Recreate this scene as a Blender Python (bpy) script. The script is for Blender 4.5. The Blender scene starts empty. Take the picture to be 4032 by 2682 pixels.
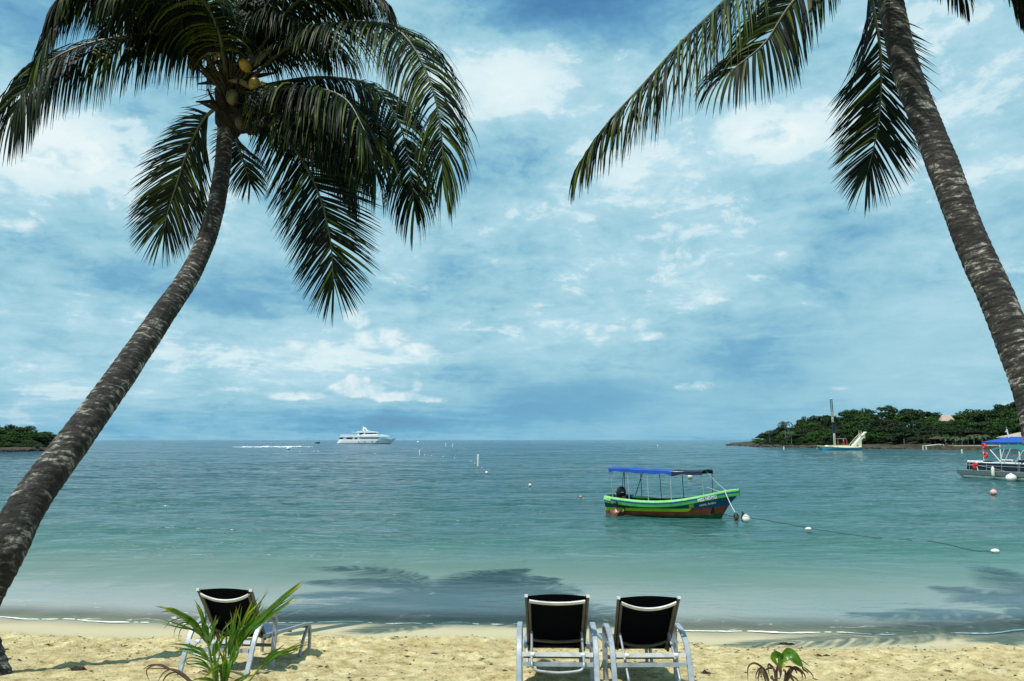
import bpy, math, random
import numpy as np
from mathutils import Vector, Matrix, Euler
random.seed(7)
C = bpy.context.scene.collection
scene = bpy.context.scene
R = math.radians
# ------------------------------------------------------------------ camera
PITCH = R(7.65); CAMZ = 2.8; FPX = 2912.0
cam_d = bpy.data.cameras.new('camera'); cam_d.lens = 26.0; cam_d.sensor_width = 36.0
cam_d.clip_start = 0.05; cam_d.clip_end = 90000
cam = bpy.data.objects.new('camera', cam_d); C.objects.link(cam)
cam.location = (0, 0, CAMZ); cam.rotation_euler = (R(90) + PITCH, 0, 0)
scene.camera = cam
scene.render.resolution_x = 1024; scene.render.resolution_y = 681
scene.view_settings.view_transform = 'Standard'; scene.view_settings.look = 'None'
scene.view_settings.exposure = 0.0; scene.view_settings.gamma = 1.0
scene.render.engine = 'CYCLES'
scene.cycles.use_denoising = True
scene.cycles.max_bounces = 6; scene.cycles.transparent_max_bounces = 6
scene.cycles.caustics_reflective = False; scene.cycles.caustics_refractive = False
scene.cycles.sample_clamp_indirect = 4.0; scene.cycles.sample_clamp_direct = 2.5

def raydir(px, py):
    u = (px - 2016.0) / FPX; v = (1341.0 - py) / FPX
    return Vector((u, math.cos(PITCH) - v * math.sin(PITCH), math.sin(PITCH) + v * math.cos(PITCH)))
def at(px, py, Y):
    d = raydir(px, py); t = Y / d.y
    return Vector((d.x * t, Y, CAMZ + d.z * t))
def on_plane(px, py, z=0.0):
    d = raydir(px, py); t = (z - CAMZ) / d.z
    return Vector((d.x * t, d.y * t, z))

# ------------------------------------------------------------------ node helpers
class NT:
    def __init__(s, tree): s.t = tree; s.n = tree.nodes; s.l = tree.links
    def new(s, typ, **kw):
        n = s.n.new(typ)
        for k, v in kw.items(): setattr(n, k, v)
        return n
    def link(s, a, b): s.l.new(a, b)
    def setin(s, sock, v):
        if isinstance(v, bpy.types.NodeSocket): s.l.new(v, sock)
        else: sock.default_value = v
    def math(s, op, a, b=0.0, c=None, clamp=False):
        n = s.n.new('ShaderNodeMath'); n.operation = op; n.use_clamp = clamp
        s.setin(n.inputs[0], a); s.setin(n.inputs[1], b)
        if c is not None: s.setin(n.inputs[2], c)
        return n.outputs[0]
    def vmath(s, op, a, b=None):
        n = s.n.new('ShaderNodeVectorMath'); n.operation = op
        s.setin(n.inputs[0], a)
        if b is not None: s.setin(n.inputs[1], b)
        return n.outputs[0]
    def noise(s, vec, scale, detail=4, rough=.5, dist=0.0):
        n = s.n.new('ShaderNodeTexNoise')
        if vec is not None: s.l.new(vec, n.inputs['Vector'])
        n.inputs['Scale'].default_value = scale; n.inputs['Detail'].default_value = detail
        n.inputs['Roughness'].default_value = rough; n.inputs['Distortion'].default_value = dist
        return n.outputs['Fac']
    def ramp(s, fac, stops, interp='LINEAR'):
        n = s.n.new('ShaderNodeValToRGB'); n.color_ramp.interpolation = interp
        e = n.color_ramp.elements
        while len(e) > 1: e.remove(e[-1])
        e[0].position = stops[0][0]; e[0].color = col4(stops[0][1])
        for p, c in stops[1:]:
            k = e.new(p); k.color = col4(c)
        s.setin(n.inputs[0], fac); return n.outputs['Color']
    def mixc(s, fac, a, b, blend='MIX'):
        n = s.n.new('ShaderNodeMix'); n.data_type = 'RGBA'; n.blend_type = blend
        s.setin(n.inputs[0], fac)
        s.setin(n.inputs[6], a if isinstance(a, bpy.types.NodeSocket) else col4(a))
        s.setin(n.inputs[7], b if isinstance(b, bpy.types.NodeSocket) else col4(b))
        return n.outputs[2]
    def smooth(s, v, lo, hi):
        n = s.n.new('ShaderNodeMapRange'); n.interpolation_type = 'SMOOTHSTEP'
        s.setin(n.inputs[0], v); n.inputs[1].default_value = lo; n.inputs[2].default_value = hi
        n.inputs[3].default_value = 0; n.inputs[4].default_value = 1
        return n.outputs[0]
    def combine(s, x, y, z):
        n = s.n.new('ShaderNodeCombineXYZ')
        for i, v in enumerate((x, y, z)): s.setin(n.inputs[i], v)
        return n.outputs[0]
    def bump(s, h, strength=.5, dist=.02, normal=None):
        n = s.n.new('ShaderNodeBump'); n.inputs['Strength'].default_value = strength
        n.inputs['Distance'].default_value = dist; s.setin(n.inputs['Height'], h)
        if normal is not None: s.link(normal, n.inputs['Normal'])
        return n.outputs[0]
def col4(c):
    if isinstance(c, (int, float)): return (c, c, c, 1)
    return tuple(c)[:3] + (1,)
def srgb(r, g, b):
    f = lambda v: (v/255/12.92) if v/255 <= .04045 else ((v/255+.055)/1.055)**2.4
    return (f(r), f(g), f(b))

# ------------------------------------------------------------------ world: sky and cloud layers
SUN_EL = R(65.0); SUN_AZ = R(-132)         # azimuth from +Y towards +X: the sun stands high, left and behind the camera
sun_dir = Vector((math.sin(SUN_AZ)*math.cos(SUN_EL), math.cos(SUN_AZ)*math.cos(SUN_EL), math.sin(SUN_EL)))
world = bpy.data.worlds.new('World'); scene.world = world; world.use_nodes = True
W = NT(world.node_tree); W.n.clear()
out = W.new('ShaderNodeOutputWorld')
tc = W.new('ShaderNodeTexCoord').outputs['Generated']
sep = W.new('ShaderNodeSeparateXYZ'); W.link(tc, sep.inputs[0])
X, Y_, Z = sep.outputs
zz = W.math('MAXIMUM', Z, 0.0)
den = W.math('ADD', zz, 0.10)
pv = W.combine(W.math('DIVIDE', X, den), W.math('DIVIDE', Y_, den), 0.0)
az = W.math('ARCTAN2', X, Y_); el = W.math('ARCSINE', Z)
warp = W.noise(pv, 1.3, 3, .5)
pv2 = W.vmath('ADD', pv, W.combine(warp, W.math('MULTIPLY', warp, 1.4), 0.3))
n1 = W.noise(pv2, 1.15, 12, .60, .35)
n2 = W.noise(W.vmath('ADD', pv, (7.3, 2.1, 1.7)), 3.4, 10, .62, .5)
ang = W.combine(W.math('MULTIPLY', az, 5.0), W.math('MULTIPLY', el, 8.5), 3.0)
wob = W.noise(ang, 2.2, 4, .55)
angw = W.vmath('ADD', ang, W.combine(W.math('MULTIPLY', wob, .7), W.math('MULTIPLY', wob, .5), 0.0))
n3 = W.noise(angw, 1.15, 12, .60, .25)
n4 = W.noise(W.combine(W.math('MULTIPLY', az, 9.0), W.math('MULTIPLY', el, 26.0), 9.0), 1.5, 9, .62, .35)
n5 = W.noise(W.combine(W.math('MULTIPLY', az, 22.0), W.math('MULTIPLY', el, 36.0), 2.0), 1.3, 8, .66, .5)
def gauss(px, py, wa, we):
    a0, e0 = pxang(px, py)
    da = W.math('DIVIDE', W.math('SUBTRACT', az, a0), R(wa)); de = W.math('DIVIDE', W.math('SUBTRACT', el, e0), R(we))
    r2 = W.math('ADD', W.math('MULTIPLY', da, da), W.math('MULTIPLY', de, de))
    return W.math('POWER', 2.71828, W.math('MULTIPLY', r2, -1.0))
def pxang(px, py):
    d = raydir(px, py).normalized()
    return math.atan2(d.x, d.y), math.asin(d.z)
calm_air = W.math('SUBTRACT', 1.0, W.math('MINIMUM', W.math('ADD', W.math('MULTIPLY', gauss(2500, 1560, 15, 3.4), .75), W.math('MULTIPLY', gauss(3600, 1350, 9, 5), .55)), .85))
def amp(n, k): return W.math('MULTIPLY', W.math('MULTIPLY', W.math('SUBTRACT', n, .5), k), calm_air)
D = W.math('ADD', amp(n1, .62), amp(n2, .26))
D = W.math('ADD', D, amp(n3, .74)); D = W.math('ADD', D, amp(n4, .34)); D = W.math('ADD', D, amp(n5, .26))
D = W.math('ADD', D, .55)
BLOBS = [  # thicker and thinner cover: centre pixel of the photograph -> direction; half widths in degrees; amount
    (2200, -20, 8, 3.4, -.44), (2750, -120, 9, 4, -.22), (0, 60, 8, 5, -.16), (1800, 700, 6, 1.6, -.08), (3500, 850, 5, 1.8, -.06), (1450, 60, 4, 4, .02),
    (250, 600, 8, 2.8, .42), (1950, 290, 6, 3.2, .30), (3050, 520, 5.0, 1.8, .42), (1350, 1360, 5, 1.6, .16), (2700, 350, 4, 2, .10), (2500, 560, 6, 4, .12), (2300, 800, 8, 3, .08),
    (3900, 640, 6, 4, .14), (1560, 1000, 4.0, 1.8, .12), (2350, 1280, 6, 2.0, .14), (2750, 1180, 2.6, 1.2, .14), (3800, 250, 6, 5, .06),
    (1150, 1400, 6, 2.0, .08), (500, 1560, 9, 1.6, .10), (1500, 1665, 8, .95, -.40), (2200, 1580, 7, 1.9, -.28), (2980, 1430, 4.6, 3.0, -.24),
    (3300, 1100, 6, 2.6, -.12), (350, 1080, 7, 2.0, -.12), (900, 1500, 3, .8, -.04), (1750, 1480, 4, 1.0, -.12), (2600, 1690, 6, .5, .10), (2150, 1050, 3, 1.4, -.08),
]
for (px, py, wa, we, k) in BLOBS:
    D = W.math('ADD', D, W.math('MULTIPLY', gauss(px, py, wa, we), k))
# heaped clouds with crisp sunlit edges, some with level bases
CUM = [(1500, 1335, 2.2, .75, 1.0, 1420), (1410, 1255, 1.1, .9, .85, 1420), (1640, 1375, 1.6, .6, .8, 1420), (1200, 1360, 2.0, .45, .55, 1400), (2340, 1300, 2.2, .7, .62, 1400), (2560, 1330, 1.5, .5, .55, 1400),
       (1400, 1530, 2.0, .75, 1.0, 1588), (1385, 1500, .55, .5, .9, 1588), (1445, 1500, .4, .4, .8, 1588), (1560, 1565, 2.2, .45, .9, 1590), (1180, 1560, 2.6, .35, .75, 1588), (1680, 1575, 1.6, .35, .65, 1592), (1640, 1500, .5, 1.1, .42, 1588), (960, 1530, 2.0, .3, .5, 1588),
       (2730, 1520, 2.2, .5, .42, 1575), (2790, 1180, 1.8, .6, .7, 1260), (2620, 1110, 1.6, .5, .5, 1200), (3060, 520, 2.6, 1.2, .62, 700), (260, 620, 3.5, 1.6, .55, 800), (60, 880, 2.0, .8, .5, 960), (2150, 1200, 1.6, .35, .5, 1260), (120, 1440, 1.6, .4, .5, 1500), (3300, 1530, 1, .2, .4, 1560)]
cn = W.noise(W.combine(W.math('MULTIPLY', az, 30.0), W.math('MULTIPLY', el, 52.0), 6.0), 1.0, 10, .60, .35)
cf = None
for (px, py, wa, we, k, base_py) in CUM:
    eb = pxang(px, base_py)[1]
    g_ = W.math('MULTIPLY', gauss(px, py, wa, we), k)
    g_ = W.math('MULTIPLY', g_, W.smooth(W.math('ADD', el, W.math('MULTIPLY', W.math('SUBTRACT', cn, .5), .006)), eb-.0035, eb+.0045))
    cf = g_ if cf is None else W.math('MAXIMUM', cf, g_)
cum = W.math('ADD', cf, W.math('MULTIPLY', W.math('SUBTRACT', cn, .5), 1.25))
cum = W.math('MULTIPLY', W.smooth(cum, .20, .62), W.smooth(cf, .03, .22))
# overhead and behind the camera the cover thins to deeper blue
D = W.math('SUBTRACT', D, W.math('MULTIPLY', W.smooth(el, R(34), R(60)), .22))
cloud = W.ramp(D, [(0.0, srgb(70, 134, 188)), (.20, srgb(98, 160, 200)), (.36, srgb(126, 182, 209)), (.52, srgb(154, 203, 220)),
                   (.68, srgb(178, 217, 232)), (.82, srgb(208, 235, 242)), (1.0, srgb(238, 249, 250))])
# ragged sunlit tufts where the cloud is thick
n6 = W.noise(W.combine(W.math('MULTIPLY', az, 8.0), W.math('MULTIPLY', el, 13.0), 4.0), 1.6, 12, .64, .6)
top = W.smooth(W.math('ADD', D, amp(n6, 1.1)), .66, .80)
cloud = W.mixc(W.math('MULTIPLY', top, .52), cloud, srgb(226, 243, 247))
low = W.smooth(W.math('ADD', D, amp(n6, -.9)), .46, .34)
cloud = W.mixc(W.math('MULTIPLY', low, .22), cloud, srgb(96, 160, 202))
# humid lower air: evens the cloud into a blue band by the horizon
hz = W.math('SUBTRACT', 1.0, W.smooth(el, R(0.0), R(4.5)))
cloud = W.mixc(W.math('MULTIPLY', hz, .42), cloud, srgb(96, 168, 206))
lit = W.ramp(W.noise(W.combine(W.math('MULTIPLY', az, 36.0), W.math('MULTIPLY', el, 48.0), 1.0), 1.0, 8, .6, .5), [(.35, srgb(176, 218, 232)), (.62, srgb(236, 247, 249))])
cloud = W.mixc(W.math('MULTIPLY', cum, .82), cloud, lit)
sky = W.new('ShaderNodeTexSky'); sky.sky_type = 'NISHITA'; sky.sun_disc = False
sky.sun_elevation = SUN_EL; sky.sun_rotation = SUN_AZ; sky.air_density = 1.2; sky.dust_density = 1.0
bgA = W.new('ShaderNodeBackground'); W.link(sky.outputs[0], bgA.inputs[0]); bgA.inputs[1].default_value = 0.07
bgB = W.new('ShaderNodeBackground'); W.link(cloud, bgB.inputs[0]); bgB.inputs[1].default_value = 1.0
cover = W.math('ADD', W.math('MULTIPLY', W.smooth(D, 0.0, .45), .25), .75)
mx = W.new('ShaderNodeMixShader'); W.link(cover, mx.inputs[0]); W.link(bgA.outputs[0], mx.inputs[1]); W.link(bgB.outputs[0], mx.inputs[2])
W.link(mx.outputs[0], out.inputs[0])
world.cycles.sampling_method = 'MANUAL'; world.cycles.sample_map_resolution = 512

sun_l = bpy.data.lights.new('sun', 'SUN'); sun_l.energy = 5.0; sun_l.angle = R(.53); sun_l.color = (1.0, .95, .86)
sun = bpy.data.objects.new('sun', sun_l); C.objects.link(sun)
sun.rotation_euler = (-sun_dir).to_track_quat('-Z', 'Y').to_euler()

# ------------------------------------------------------------------ materials
def newmat(name):
    m = bpy.data.materials.new(name); m.use_nodes = True
    N = NT(m.node_tree); b = N.n['Principled BSDF']
    return m, N, b
def pm(name, c, rough=.5, c2=None, scale=8, detail=4, bump=0, metal=0, spec=None, bscale=None, bdist=.01):
    m, N, b = newmat(name)
    b.inputs['Roughness'].default_value = rough; b.inputs['Metallic'].default_value = metal
    if spec is not None: b.inputs['Specular IOR Level'].default_value = spec
    tcn = N.new('ShaderNodeTexCoord').outputs['Object']
    if c2 is None: c2 = tuple(v*.78 for v in c)
    f = N.noise(tcn, scale, detail, .6)
    N.link(N.ramp(f, [(.32, c2), (.62, c)]), b.inputs['Base Color'])
    if bump: N.link(N.bump(N.noise(tcn, bscale or scale*4, 5, .6), bump, bdist), b.inputs['Normal'])
    return m
M = {}
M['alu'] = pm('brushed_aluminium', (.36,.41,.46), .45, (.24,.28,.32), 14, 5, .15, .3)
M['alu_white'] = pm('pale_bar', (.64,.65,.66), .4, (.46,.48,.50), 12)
M['alu_shaded'] = pm('shaded_stile', (.115,.11,.10), .5, (.075,.072,.066), 10, metal=.3)  # same aluminium, the shade of the downward faces put into the colour
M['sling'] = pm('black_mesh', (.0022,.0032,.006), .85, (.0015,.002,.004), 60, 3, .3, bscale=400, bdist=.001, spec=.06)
M['sling_top'] = pm('skylit_black_mesh', (.03,.06,.11), .6, (.02,.045,.085), 60, 3, .3, bscale=400, bdist=.001)  # same black mesh, sunlight and sky reflection put into the colour
M['white'] = pm('white_paint', (.80,.81,.80), .4, (.62,.64,.63), 3)
M['gloss_white'] = pm('yacht_white', (.93,.94,.94), .3, (.88,.89,.90), .3)
M['white_plastic'] = pm('white_float', (.85,.84,.80), .45, (.6,.58,.52), 6)
M['black'] = pm('black_plastic', (.012,.013,.015), .35)
M['window'] = pm('dark_window', (.01,.014,.018), .15)
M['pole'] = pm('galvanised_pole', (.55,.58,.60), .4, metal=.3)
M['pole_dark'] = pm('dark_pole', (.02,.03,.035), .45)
M['rope'] = pm('pale_rope', (.55,.58,.55), .8, scale=40)
M['rope_dark'] = pm('wet_rope', (.02,.025,.022), .7, scale=40)
M['canopy_blue'] = pm('blue_canvas', (.002,.072,.37), .75, (.002,.055,.29), 3)
M['canopy_navy'] = pm('navy_canvas', (.003,.010,.035), .8, (.004,.012,.04), 3)
M['canopy_teal'] = pm('teal_canvas', (.012,.12,.14), .75, (.01,.09,.11), 3)
M['h_green'] = pm('bright_green_paint', (.085,.42,.10), .55, (.045,.27,.07), 5, 8)
M['h_cap'] = pm('light_green_paint', (.24,.62,.22), .55, (.14,.44,.14), 7, 8)
M['h_blue'] = pm('blue_paint', (.004,.06,.22), .45, (.003,.045,.16), 5, 6)
M['h_teal'] = pm('dark_teal_paint', (.006,.095,.17), .5, (.005,.065,.12), 5, 6)
M['h_yellow'] = pm('yellow_green_paint', (.55,.74,.012), .5, (.38,.58,.01), 5, 6)
M['h_red'] = pm('rust_red_paint', (.40,.075,.025), .6, (.20,.035,.015), 4, 6)
M['h_bottom'] = pm('weedy_green_bottom', (.015,.13,.03), .6, (.008,.06,.018), 4, 6)
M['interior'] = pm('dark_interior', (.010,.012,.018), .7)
M['skin'] = pm('wet_brown_skin', (.16,.065,.035), .35, (.10,.04,.02), 6)
M['hair'] = pm('black_hair', (.008,.007,.006), .5)
M['navy'] = pm('navy_panel', (.008,.016,.035), .25, (.006,.012,.028), 2)
M['skirt'] = pm('grey_green_deck_edge', (.10,.15,.14), .4)
M['tube'] = pm('dull_aluminium_float', (.40,.45,.43), .35, (.24,.28,.26), 3, 5, metal=.5)
M['red'] = pm('red_plastic', (.75,.02,.015), .45)
M['pink'] = pm('pink_plastic', (.80,.42,.40), .5)
M['orange'] = pm('orange_plastic', (.65,.25,.12), .5)
M['cream'] = pm('cream_paint', (.80,.78,.58), .5, (.66,.64,.44), 3)
M['sail_blue'] = pm('light_blue_paint', (.07,.38,.52), .4, (.05,.28,.42), 1.5)
M['trim'] = pm('dark_trim', (.02,.05,.07), .5)
M['red_post'] = pm('faded_red_paint', (.45,.06,.04), .6)
M['maroon'] = pm('maroon_paint', (.08,.01,.015), .5)
M['roof_pink'] = pm('pale_pink_roof', (.42,.30,.26), .7, (.33,.23,.20), 2)
M['roof_grey'] = pm('weathered_roof', (.40,.36,.30), .8, (.28,.25,.2), 2)
M['wall_pale'] = pm('pale_wall', (.30,.27,.22), .8)
M['wood_dark'] = pm('dark_wood', (.045,.03,.022), .8)
M['bark_pale'] = pm('pale_bark', (.22,.22,.19), .9, (.12,.12,.10), 3)
M['bark'] = pm('brown_bark', (.07,.055,.04), .9, (.035,.03,.02), 3)
M['rock'] = pm('dark_shore_rock', (.060,.048,.036), .9, (.022,.019,.015), 1.2, 8, .6, bscale=3, bdist=.3)
M['bank'] = pm('mossy_bank', (.075,.062,.032), .95, (.035,.033,.018), .8, 8, .5, bscale=3, bdist=.2)
M['soil'] = pm('forest_floor', (.016,.022,.010), 1.0, (.008,.012,.006), .5, 6)
M['foam'] = pm('sea_foam', (.92,.93,.92), .8, (.75,.78,.78), 20)
M['nut'] = pm('coconut_husk', (.075,.065,.018), .5, (.03,.026,.01), 9)
M['nut_yellow'] = pm('ripe_coconut_husk', (.32,.22,.02), .45, (.17,.11,.012), 9)
M['nut_brown'] = pm('brown_coconut_husk', (.05,.025,.012), .6, (.025,.014,.008), 9)
M['fibre'] = pm('brown_sheath_fibre', (.009,.0075,.005), .95, (.004,.0035,.0025), 20, 6, .5, bscale=60, bdist=.02)
M['spathe'] = pm('dry_spathe', (.10,.085,.05), .8, (.05,.042,.025), 8)
M['stalk'] = pm('flower_stalk', (.06,.045,.014), .7)
M['dead'] = pm('dead_leaf', (.10,.06,.04), .85, (.045,.028,.02), 14)
M['litter'] = pm('dry_litter', (.055,.035,.022), .9, (.02,.013,.01), 30)

def leafmat(name, c, c2, rough=.38, trans=.25, scale=3.0, tipc=None, spec=.4):
    m, N, b = newmat(name)
    tcn = N.new('ShaderNodeTexCoord').outputs['Object']
    f = N.noise(tcn, scale, 4, .6)
    colr = N.ramp(f, [(.35, c2), (.65, c)])
    rnd = N.new('ShaderNodeAttribute'); rnd.attribute_name = 'rnd'
    if tipc is not None:
        colr = N.mixc(N.smooth(rnd.outputs['Fac'], .55, 1.0), colr, tipc)
    N.link(colr, b.inputs['Base Color']); b.inputs['Roughness'].default_value = rough
    b.inputs['Specular IOR Level'].default_value = spec
    tr = N.new('ShaderNodeBsdfTranslucent'); N.link(N.mixc(.5, colr, (c[0]*1.6, c[1]*1.9, c[2]*.7)), tr.inputs[0])
    mxs = N.new('ShaderNodeMixShader'); mxs.inputs[0].default_value = trans
    N.link(b.outputs[0], mxs.inputs[1]); N.link(tr.outputs[0], mxs.inputs[2])
    N.link(mxs.outputs[0], N.n['Material Output'].inputs[0])
    return m
M['leaflet'] = leafmat('palm_leaflet', (.0042,.0120,.0050), (.0016,.0055,.0030), .5, .05, 1.5, (.060,.095,.012), spec=.10)
M['rachis'] = pm('frond_rib', (.055,.07,.03), .5, (.03,.04,.018), 5)
M['sapling'] = leafmat('young_palm_leaf', (.085,.19,.010), (.038,.105,.007), .35, .3, 14.0, (.48,.38,.012))
M['sap_stem'] = pm('young_palm_stem', (.22,.26,.04), .5, (.14,.18,.03), 12)
M['crown_a'] = leafmat('dark_crown', (.017,.046,.010), (.006,.019,.005), .6, .06, .35, spec=.15)
M['crown_b'] = leafmat('mid_crown', (.036,.085,.010), (.013,.036,.006), .6, .06, .35, spec=.15)
M['crown_c'] = leafmat('dull_crown', (.026,.044,.015), (.010,.019,.008), .65, .06, .35, spec=.15)
M['far_palm'] = leafmat('far_palm_leaf', (.045,.09,.03), (.02,.045,.018), .5, .1, 1)
def trunkmat():
    m, N, b = newmat('palm_trunk_bark')
    a = N.new('ShaderNodeAttribute'); a.attribute_name = 'tc'
    v = a.outputs['Vector']
    sp = N.new('ShaderNodeSeparateXYZ'); N.link(v, sp.inputs[0])
    st = N.combine(N.math('MULTIPLY', sp.outputs[0], 3.2), N.math('MULTIPLY', sp.outputs[1], 3.2), N.math('MULTIPLY', sp.outputs[2], 11.0))
    blot = N.noise(v, 2.6, 6, .65)
    ring = N.noise(st, 2.2, 6, .68, .2)
    crack = N.noise(N.combine(N.math('MULTIPLY', sp.outputs[0], 26), N.math('MULTIPLY', sp.outputs[1], 26), N.math('MULTIPLY', sp.outputs[2], 3.0)), 1.0, 4, .6)
    f = N.math('ADD', N.math('MULTIPLY', ring, .58), N.math('MULTIPLY', blot, .42))
    c = N.ramp(f, [(.41, (.0055,.005,.0045)), (.48, (.017,.0155,.0135)), (.54, (.058,.053,.046)), (.60, (.34,.325,.28))])
    c = N.mixc(N.math('MULTIPLY', N.smooth(crack, .55, .68), .6), c, (.02,.016,.013))
    fr = N.new('ShaderNodeAttribute'); fr.attribute_name = 'rnd'
    line = N.math('SUBTRACT', 1.0, N.smooth(N.math('ADD', fr.outputs['Fac'], N.math('MULTIPLY', N.math('SUBTRACT', ring, .5), .5)), .04, .36))
    c = N.mixc(N.math('MULTIPLY', line, .88), c, (.008,.007,.006))
    N.link(c, b.inputs['Base Color']); b.inputs['Roughness'].default_value = .9
    N.link(N.bump(N.math('ADD', ring, N.math('MULTIPLY', crack, .5)), .9, .035), b.inputs['Normal'])
    return m
M['trunk'] = trunkmat()

# ------------------------------------------------------------------ mesh builder
class MB:
    def __init__(s): s.v = []; s.f = []; s.m = []; s.r = []
    def add(s, vs, fs, mi=0, rnd=0.0):
        o = len(s.v); s.v.extend([tuple(p) for p in vs]); s.r.extend([rnd]*len(vs) if not isinstance(rnd, list) else rnd)
        for f in fs: s.f.append(tuple(i+o for i in f)); s.m.append(mi)
    def box(s, c, d, mi=0, rot=None):
        hx, hy, hz = d[0]/2, d[1]/2, d[2]/2
        vs = [Vector((x, y, z)) for x in (-hx, hx) for y in (-hy, hy) for z in (-hz, hz)]
        if rot is not None: vs = [rot @ p for p in vs]
        vs = [p + Vector(c) for p in vs]
        s.add(vs, [(0,1,3,2),(4,6,7,5),(0,4,5,1),(2,3,7,6),(0,2,6,4),(1,5,7,3)], mi)
    def tube(s, path, rad, n=8, mi=0, cap=True, flat=None, up=Vector((0,0,1))):
        """flat=(w,h): rectangular bar section; w along the side vector, h along the other."""
        P = [Vector(p) for p in path]; k = len(P)
        if not isinstance(rad, (list, tuple)): rad = [rad]*k
        rings = []; prevS = None
        for i in range(k):
            T = (P[min(i+1, k-1)] - P[max(i-1, 0)]).normalized()
            if prevS is None:
                u = up if abs(T.dot(up)) < .95 else Vector((1, 0, 0))
                S = T.cross(u).normalized()
            else: S = (prevS - T*prevS.dot(T)).normalized()
            prevS = S; U = S.cross(T).normalized()
            if flat:
                w, h = flat[0]/2, flat[1]/2; b = min(w, h)*.35
                pts = [(w-b,h),(w,h-b),(w,-h+b),(w-b,-h),(-w+b,-h),(-w,-h+b),(-w,h-b),(-w+b,h)]
                rings.append([P[i] + S*a + U*c for a, c in pts])
            else:
                rings.append([P[i] + (S*math.cos(2*math.pi*j/n) + U*math.sin(2*math.pi*j/n))*rad[i] for j in range(n)])
        m = len(rings[0]); vs = [p for r in rings for p in r]; fs = []
        for i in range(k-1):
            for j in range(m): fs.append((i*m+j, i*m+(j+1) % m, (i+1)*m+(j+1) % m, (i+1)*m+j))
        if cap: fs.append(tuple(range(m))[::-1]); fs.append(tuple((k-1)*m+j for j in range(m)))
        s.add(vs, fs, mi)
    def lathe(s, prof, n=16, mi=0, c=(0,0,0), rot=None):
        vs = []; k = len(prof); c = Vector(c)
        for r, z in prof:
            for j in range(n):
                p = Vector((r*math.cos(2*math.pi*j/n), r*math.sin(2*math.pi*j/n), z))
                vs.append((rot @ p if rot else p) + c)
        fs = [(i*n+j, i*n+(j+1) % n, (i+1)*n+(j+1) % n, (i+1)*n+j) for i in range(k-1) for j in range(n)]
        fs.append(tuple(range(n))[::-1]); fs.append(tuple((k-1)*n+j for j in range(n)))
        s.add(vs, fs, mi)
    def ellipsoid(s, c, r, n=12, k=8, mi=0, rot=None, bump=0, seed=0):
        rr = random.Random(seed); c = Vector(c); vs = []; fs = []
        for i in range(k+1):
            a = math.pi*i/k
            for j in range(n):
                b = 2*math.pi*j/n; q = 1+rr.uniform(-bump, bump)
                p = Vector((r[0]*math.sin(a)*math.cos(b), r[1]*math.sin(a)*math.sin(b), r[2]*math.cos(a)))*q
                if i in (0, k): p = Vector((0, 0, r[2]*math.cos(a)))
                vs.append((rot @ p if rot else p)+c)
        for i in range(k):
            for j in range(n): fs.append((i*n+j, (i+1)*n+j, (i+1)*n+(j+1) % n, i*n+(j+1) % n))
        s.add(vs, fs, mi)
    def prism(s, poly, axis, lo, hi, mi=0):
        """extrude 2D polygon; axis 'y': poly in (x,z); 'z': poly in (x,y)."""
        k = len(poly); vs = []
        for h in (lo, hi):
            for a, b in poly:
                vs.append((a, h, b) if axis == 'y' else ((a, b, h) if axis == 'z' else (h, a, b)))
        fs = [tuple(range(k)), tuple(range(2*k-1, k-1, -1))] + [(i, k+i, k+(i+1) % k, (i+1) % k) for i in range(k)]
        s.add(vs, fs, mi)
    def build(s, name, mats, parent=None, smooth=False, loc=None, rotz=0):
        me = bpy.data.meshes.new(name); me.from_pydata(s.v, [], s.f)
        if not isinstance(mats, (list, tuple)): mats = [mats]
        for m in mats: me.materials.append(m)
        me.polygons.foreach_set('material_index', s.m)
        if smooth: me.polygons.foreach_set('use_smooth', [True]*len(s.f))
        if any(s.r):
            at_ = me.attributes.new('rnd', 'FLOAT', 'POINT'); at_.data.foreach_set('value', s.r)
        me.validate(); me.update()
        if smooth:
            try: me.set_sharp_from_angle(angle=R(48))
            except Exception: pass
        o = bpy.data.objects.new(name, me); C.objects.link(o)
        if parent: o.parent = parent
        if loc is not None: o.location = loc
        if rotz: o.rotation_euler = (0, 0, rotz)
        return o
def tag(o, label=None, cat=None, group=None, kind=None):
    if label: o['label'] = label
    if cat: o['category'] = cat
    if group: o['group'] = group
    if kind: o['kind'] = kind
    return o
def empty(name, loc, label, cat, group=None, rotz=0):
    o = bpy.data.objects.new(name, None); C.objects.link(o); o.location = loc; o.rotation_euler = (0, 0, rotz)
    o.empty_display_size = .1
    return tag(o, label, cat, group)
def copy_tree(o, parent=None):
    kids = list(o.children); c = o.copy(); C.objects.link(c); c.parent = parent
    for ch in kids: copy_tree(ch, c)
    return c
def crv(pts, n):
    """Catmull-Rom through points (any dimension as numpy)."""
    P = np.array([tuple(p) for p in pts], float); k = len(P)
    Q = np.vstack([2*P[0]-P[1], P, 2*P[-1]-P[-2]])
    t = np.linspace(0, k-1-1e-9, n); i = t.astype(int); f = (t-i)[:, None]
    a, b, c, d = Q[i], Q[i+1], Q[i+2], Q[i+3]
    return .5*((2*b)+(-a+c)*f+(2*a-5*b+4*c-d)*f**2+(-a+3*b-3*c+d)*f**3)
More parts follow.
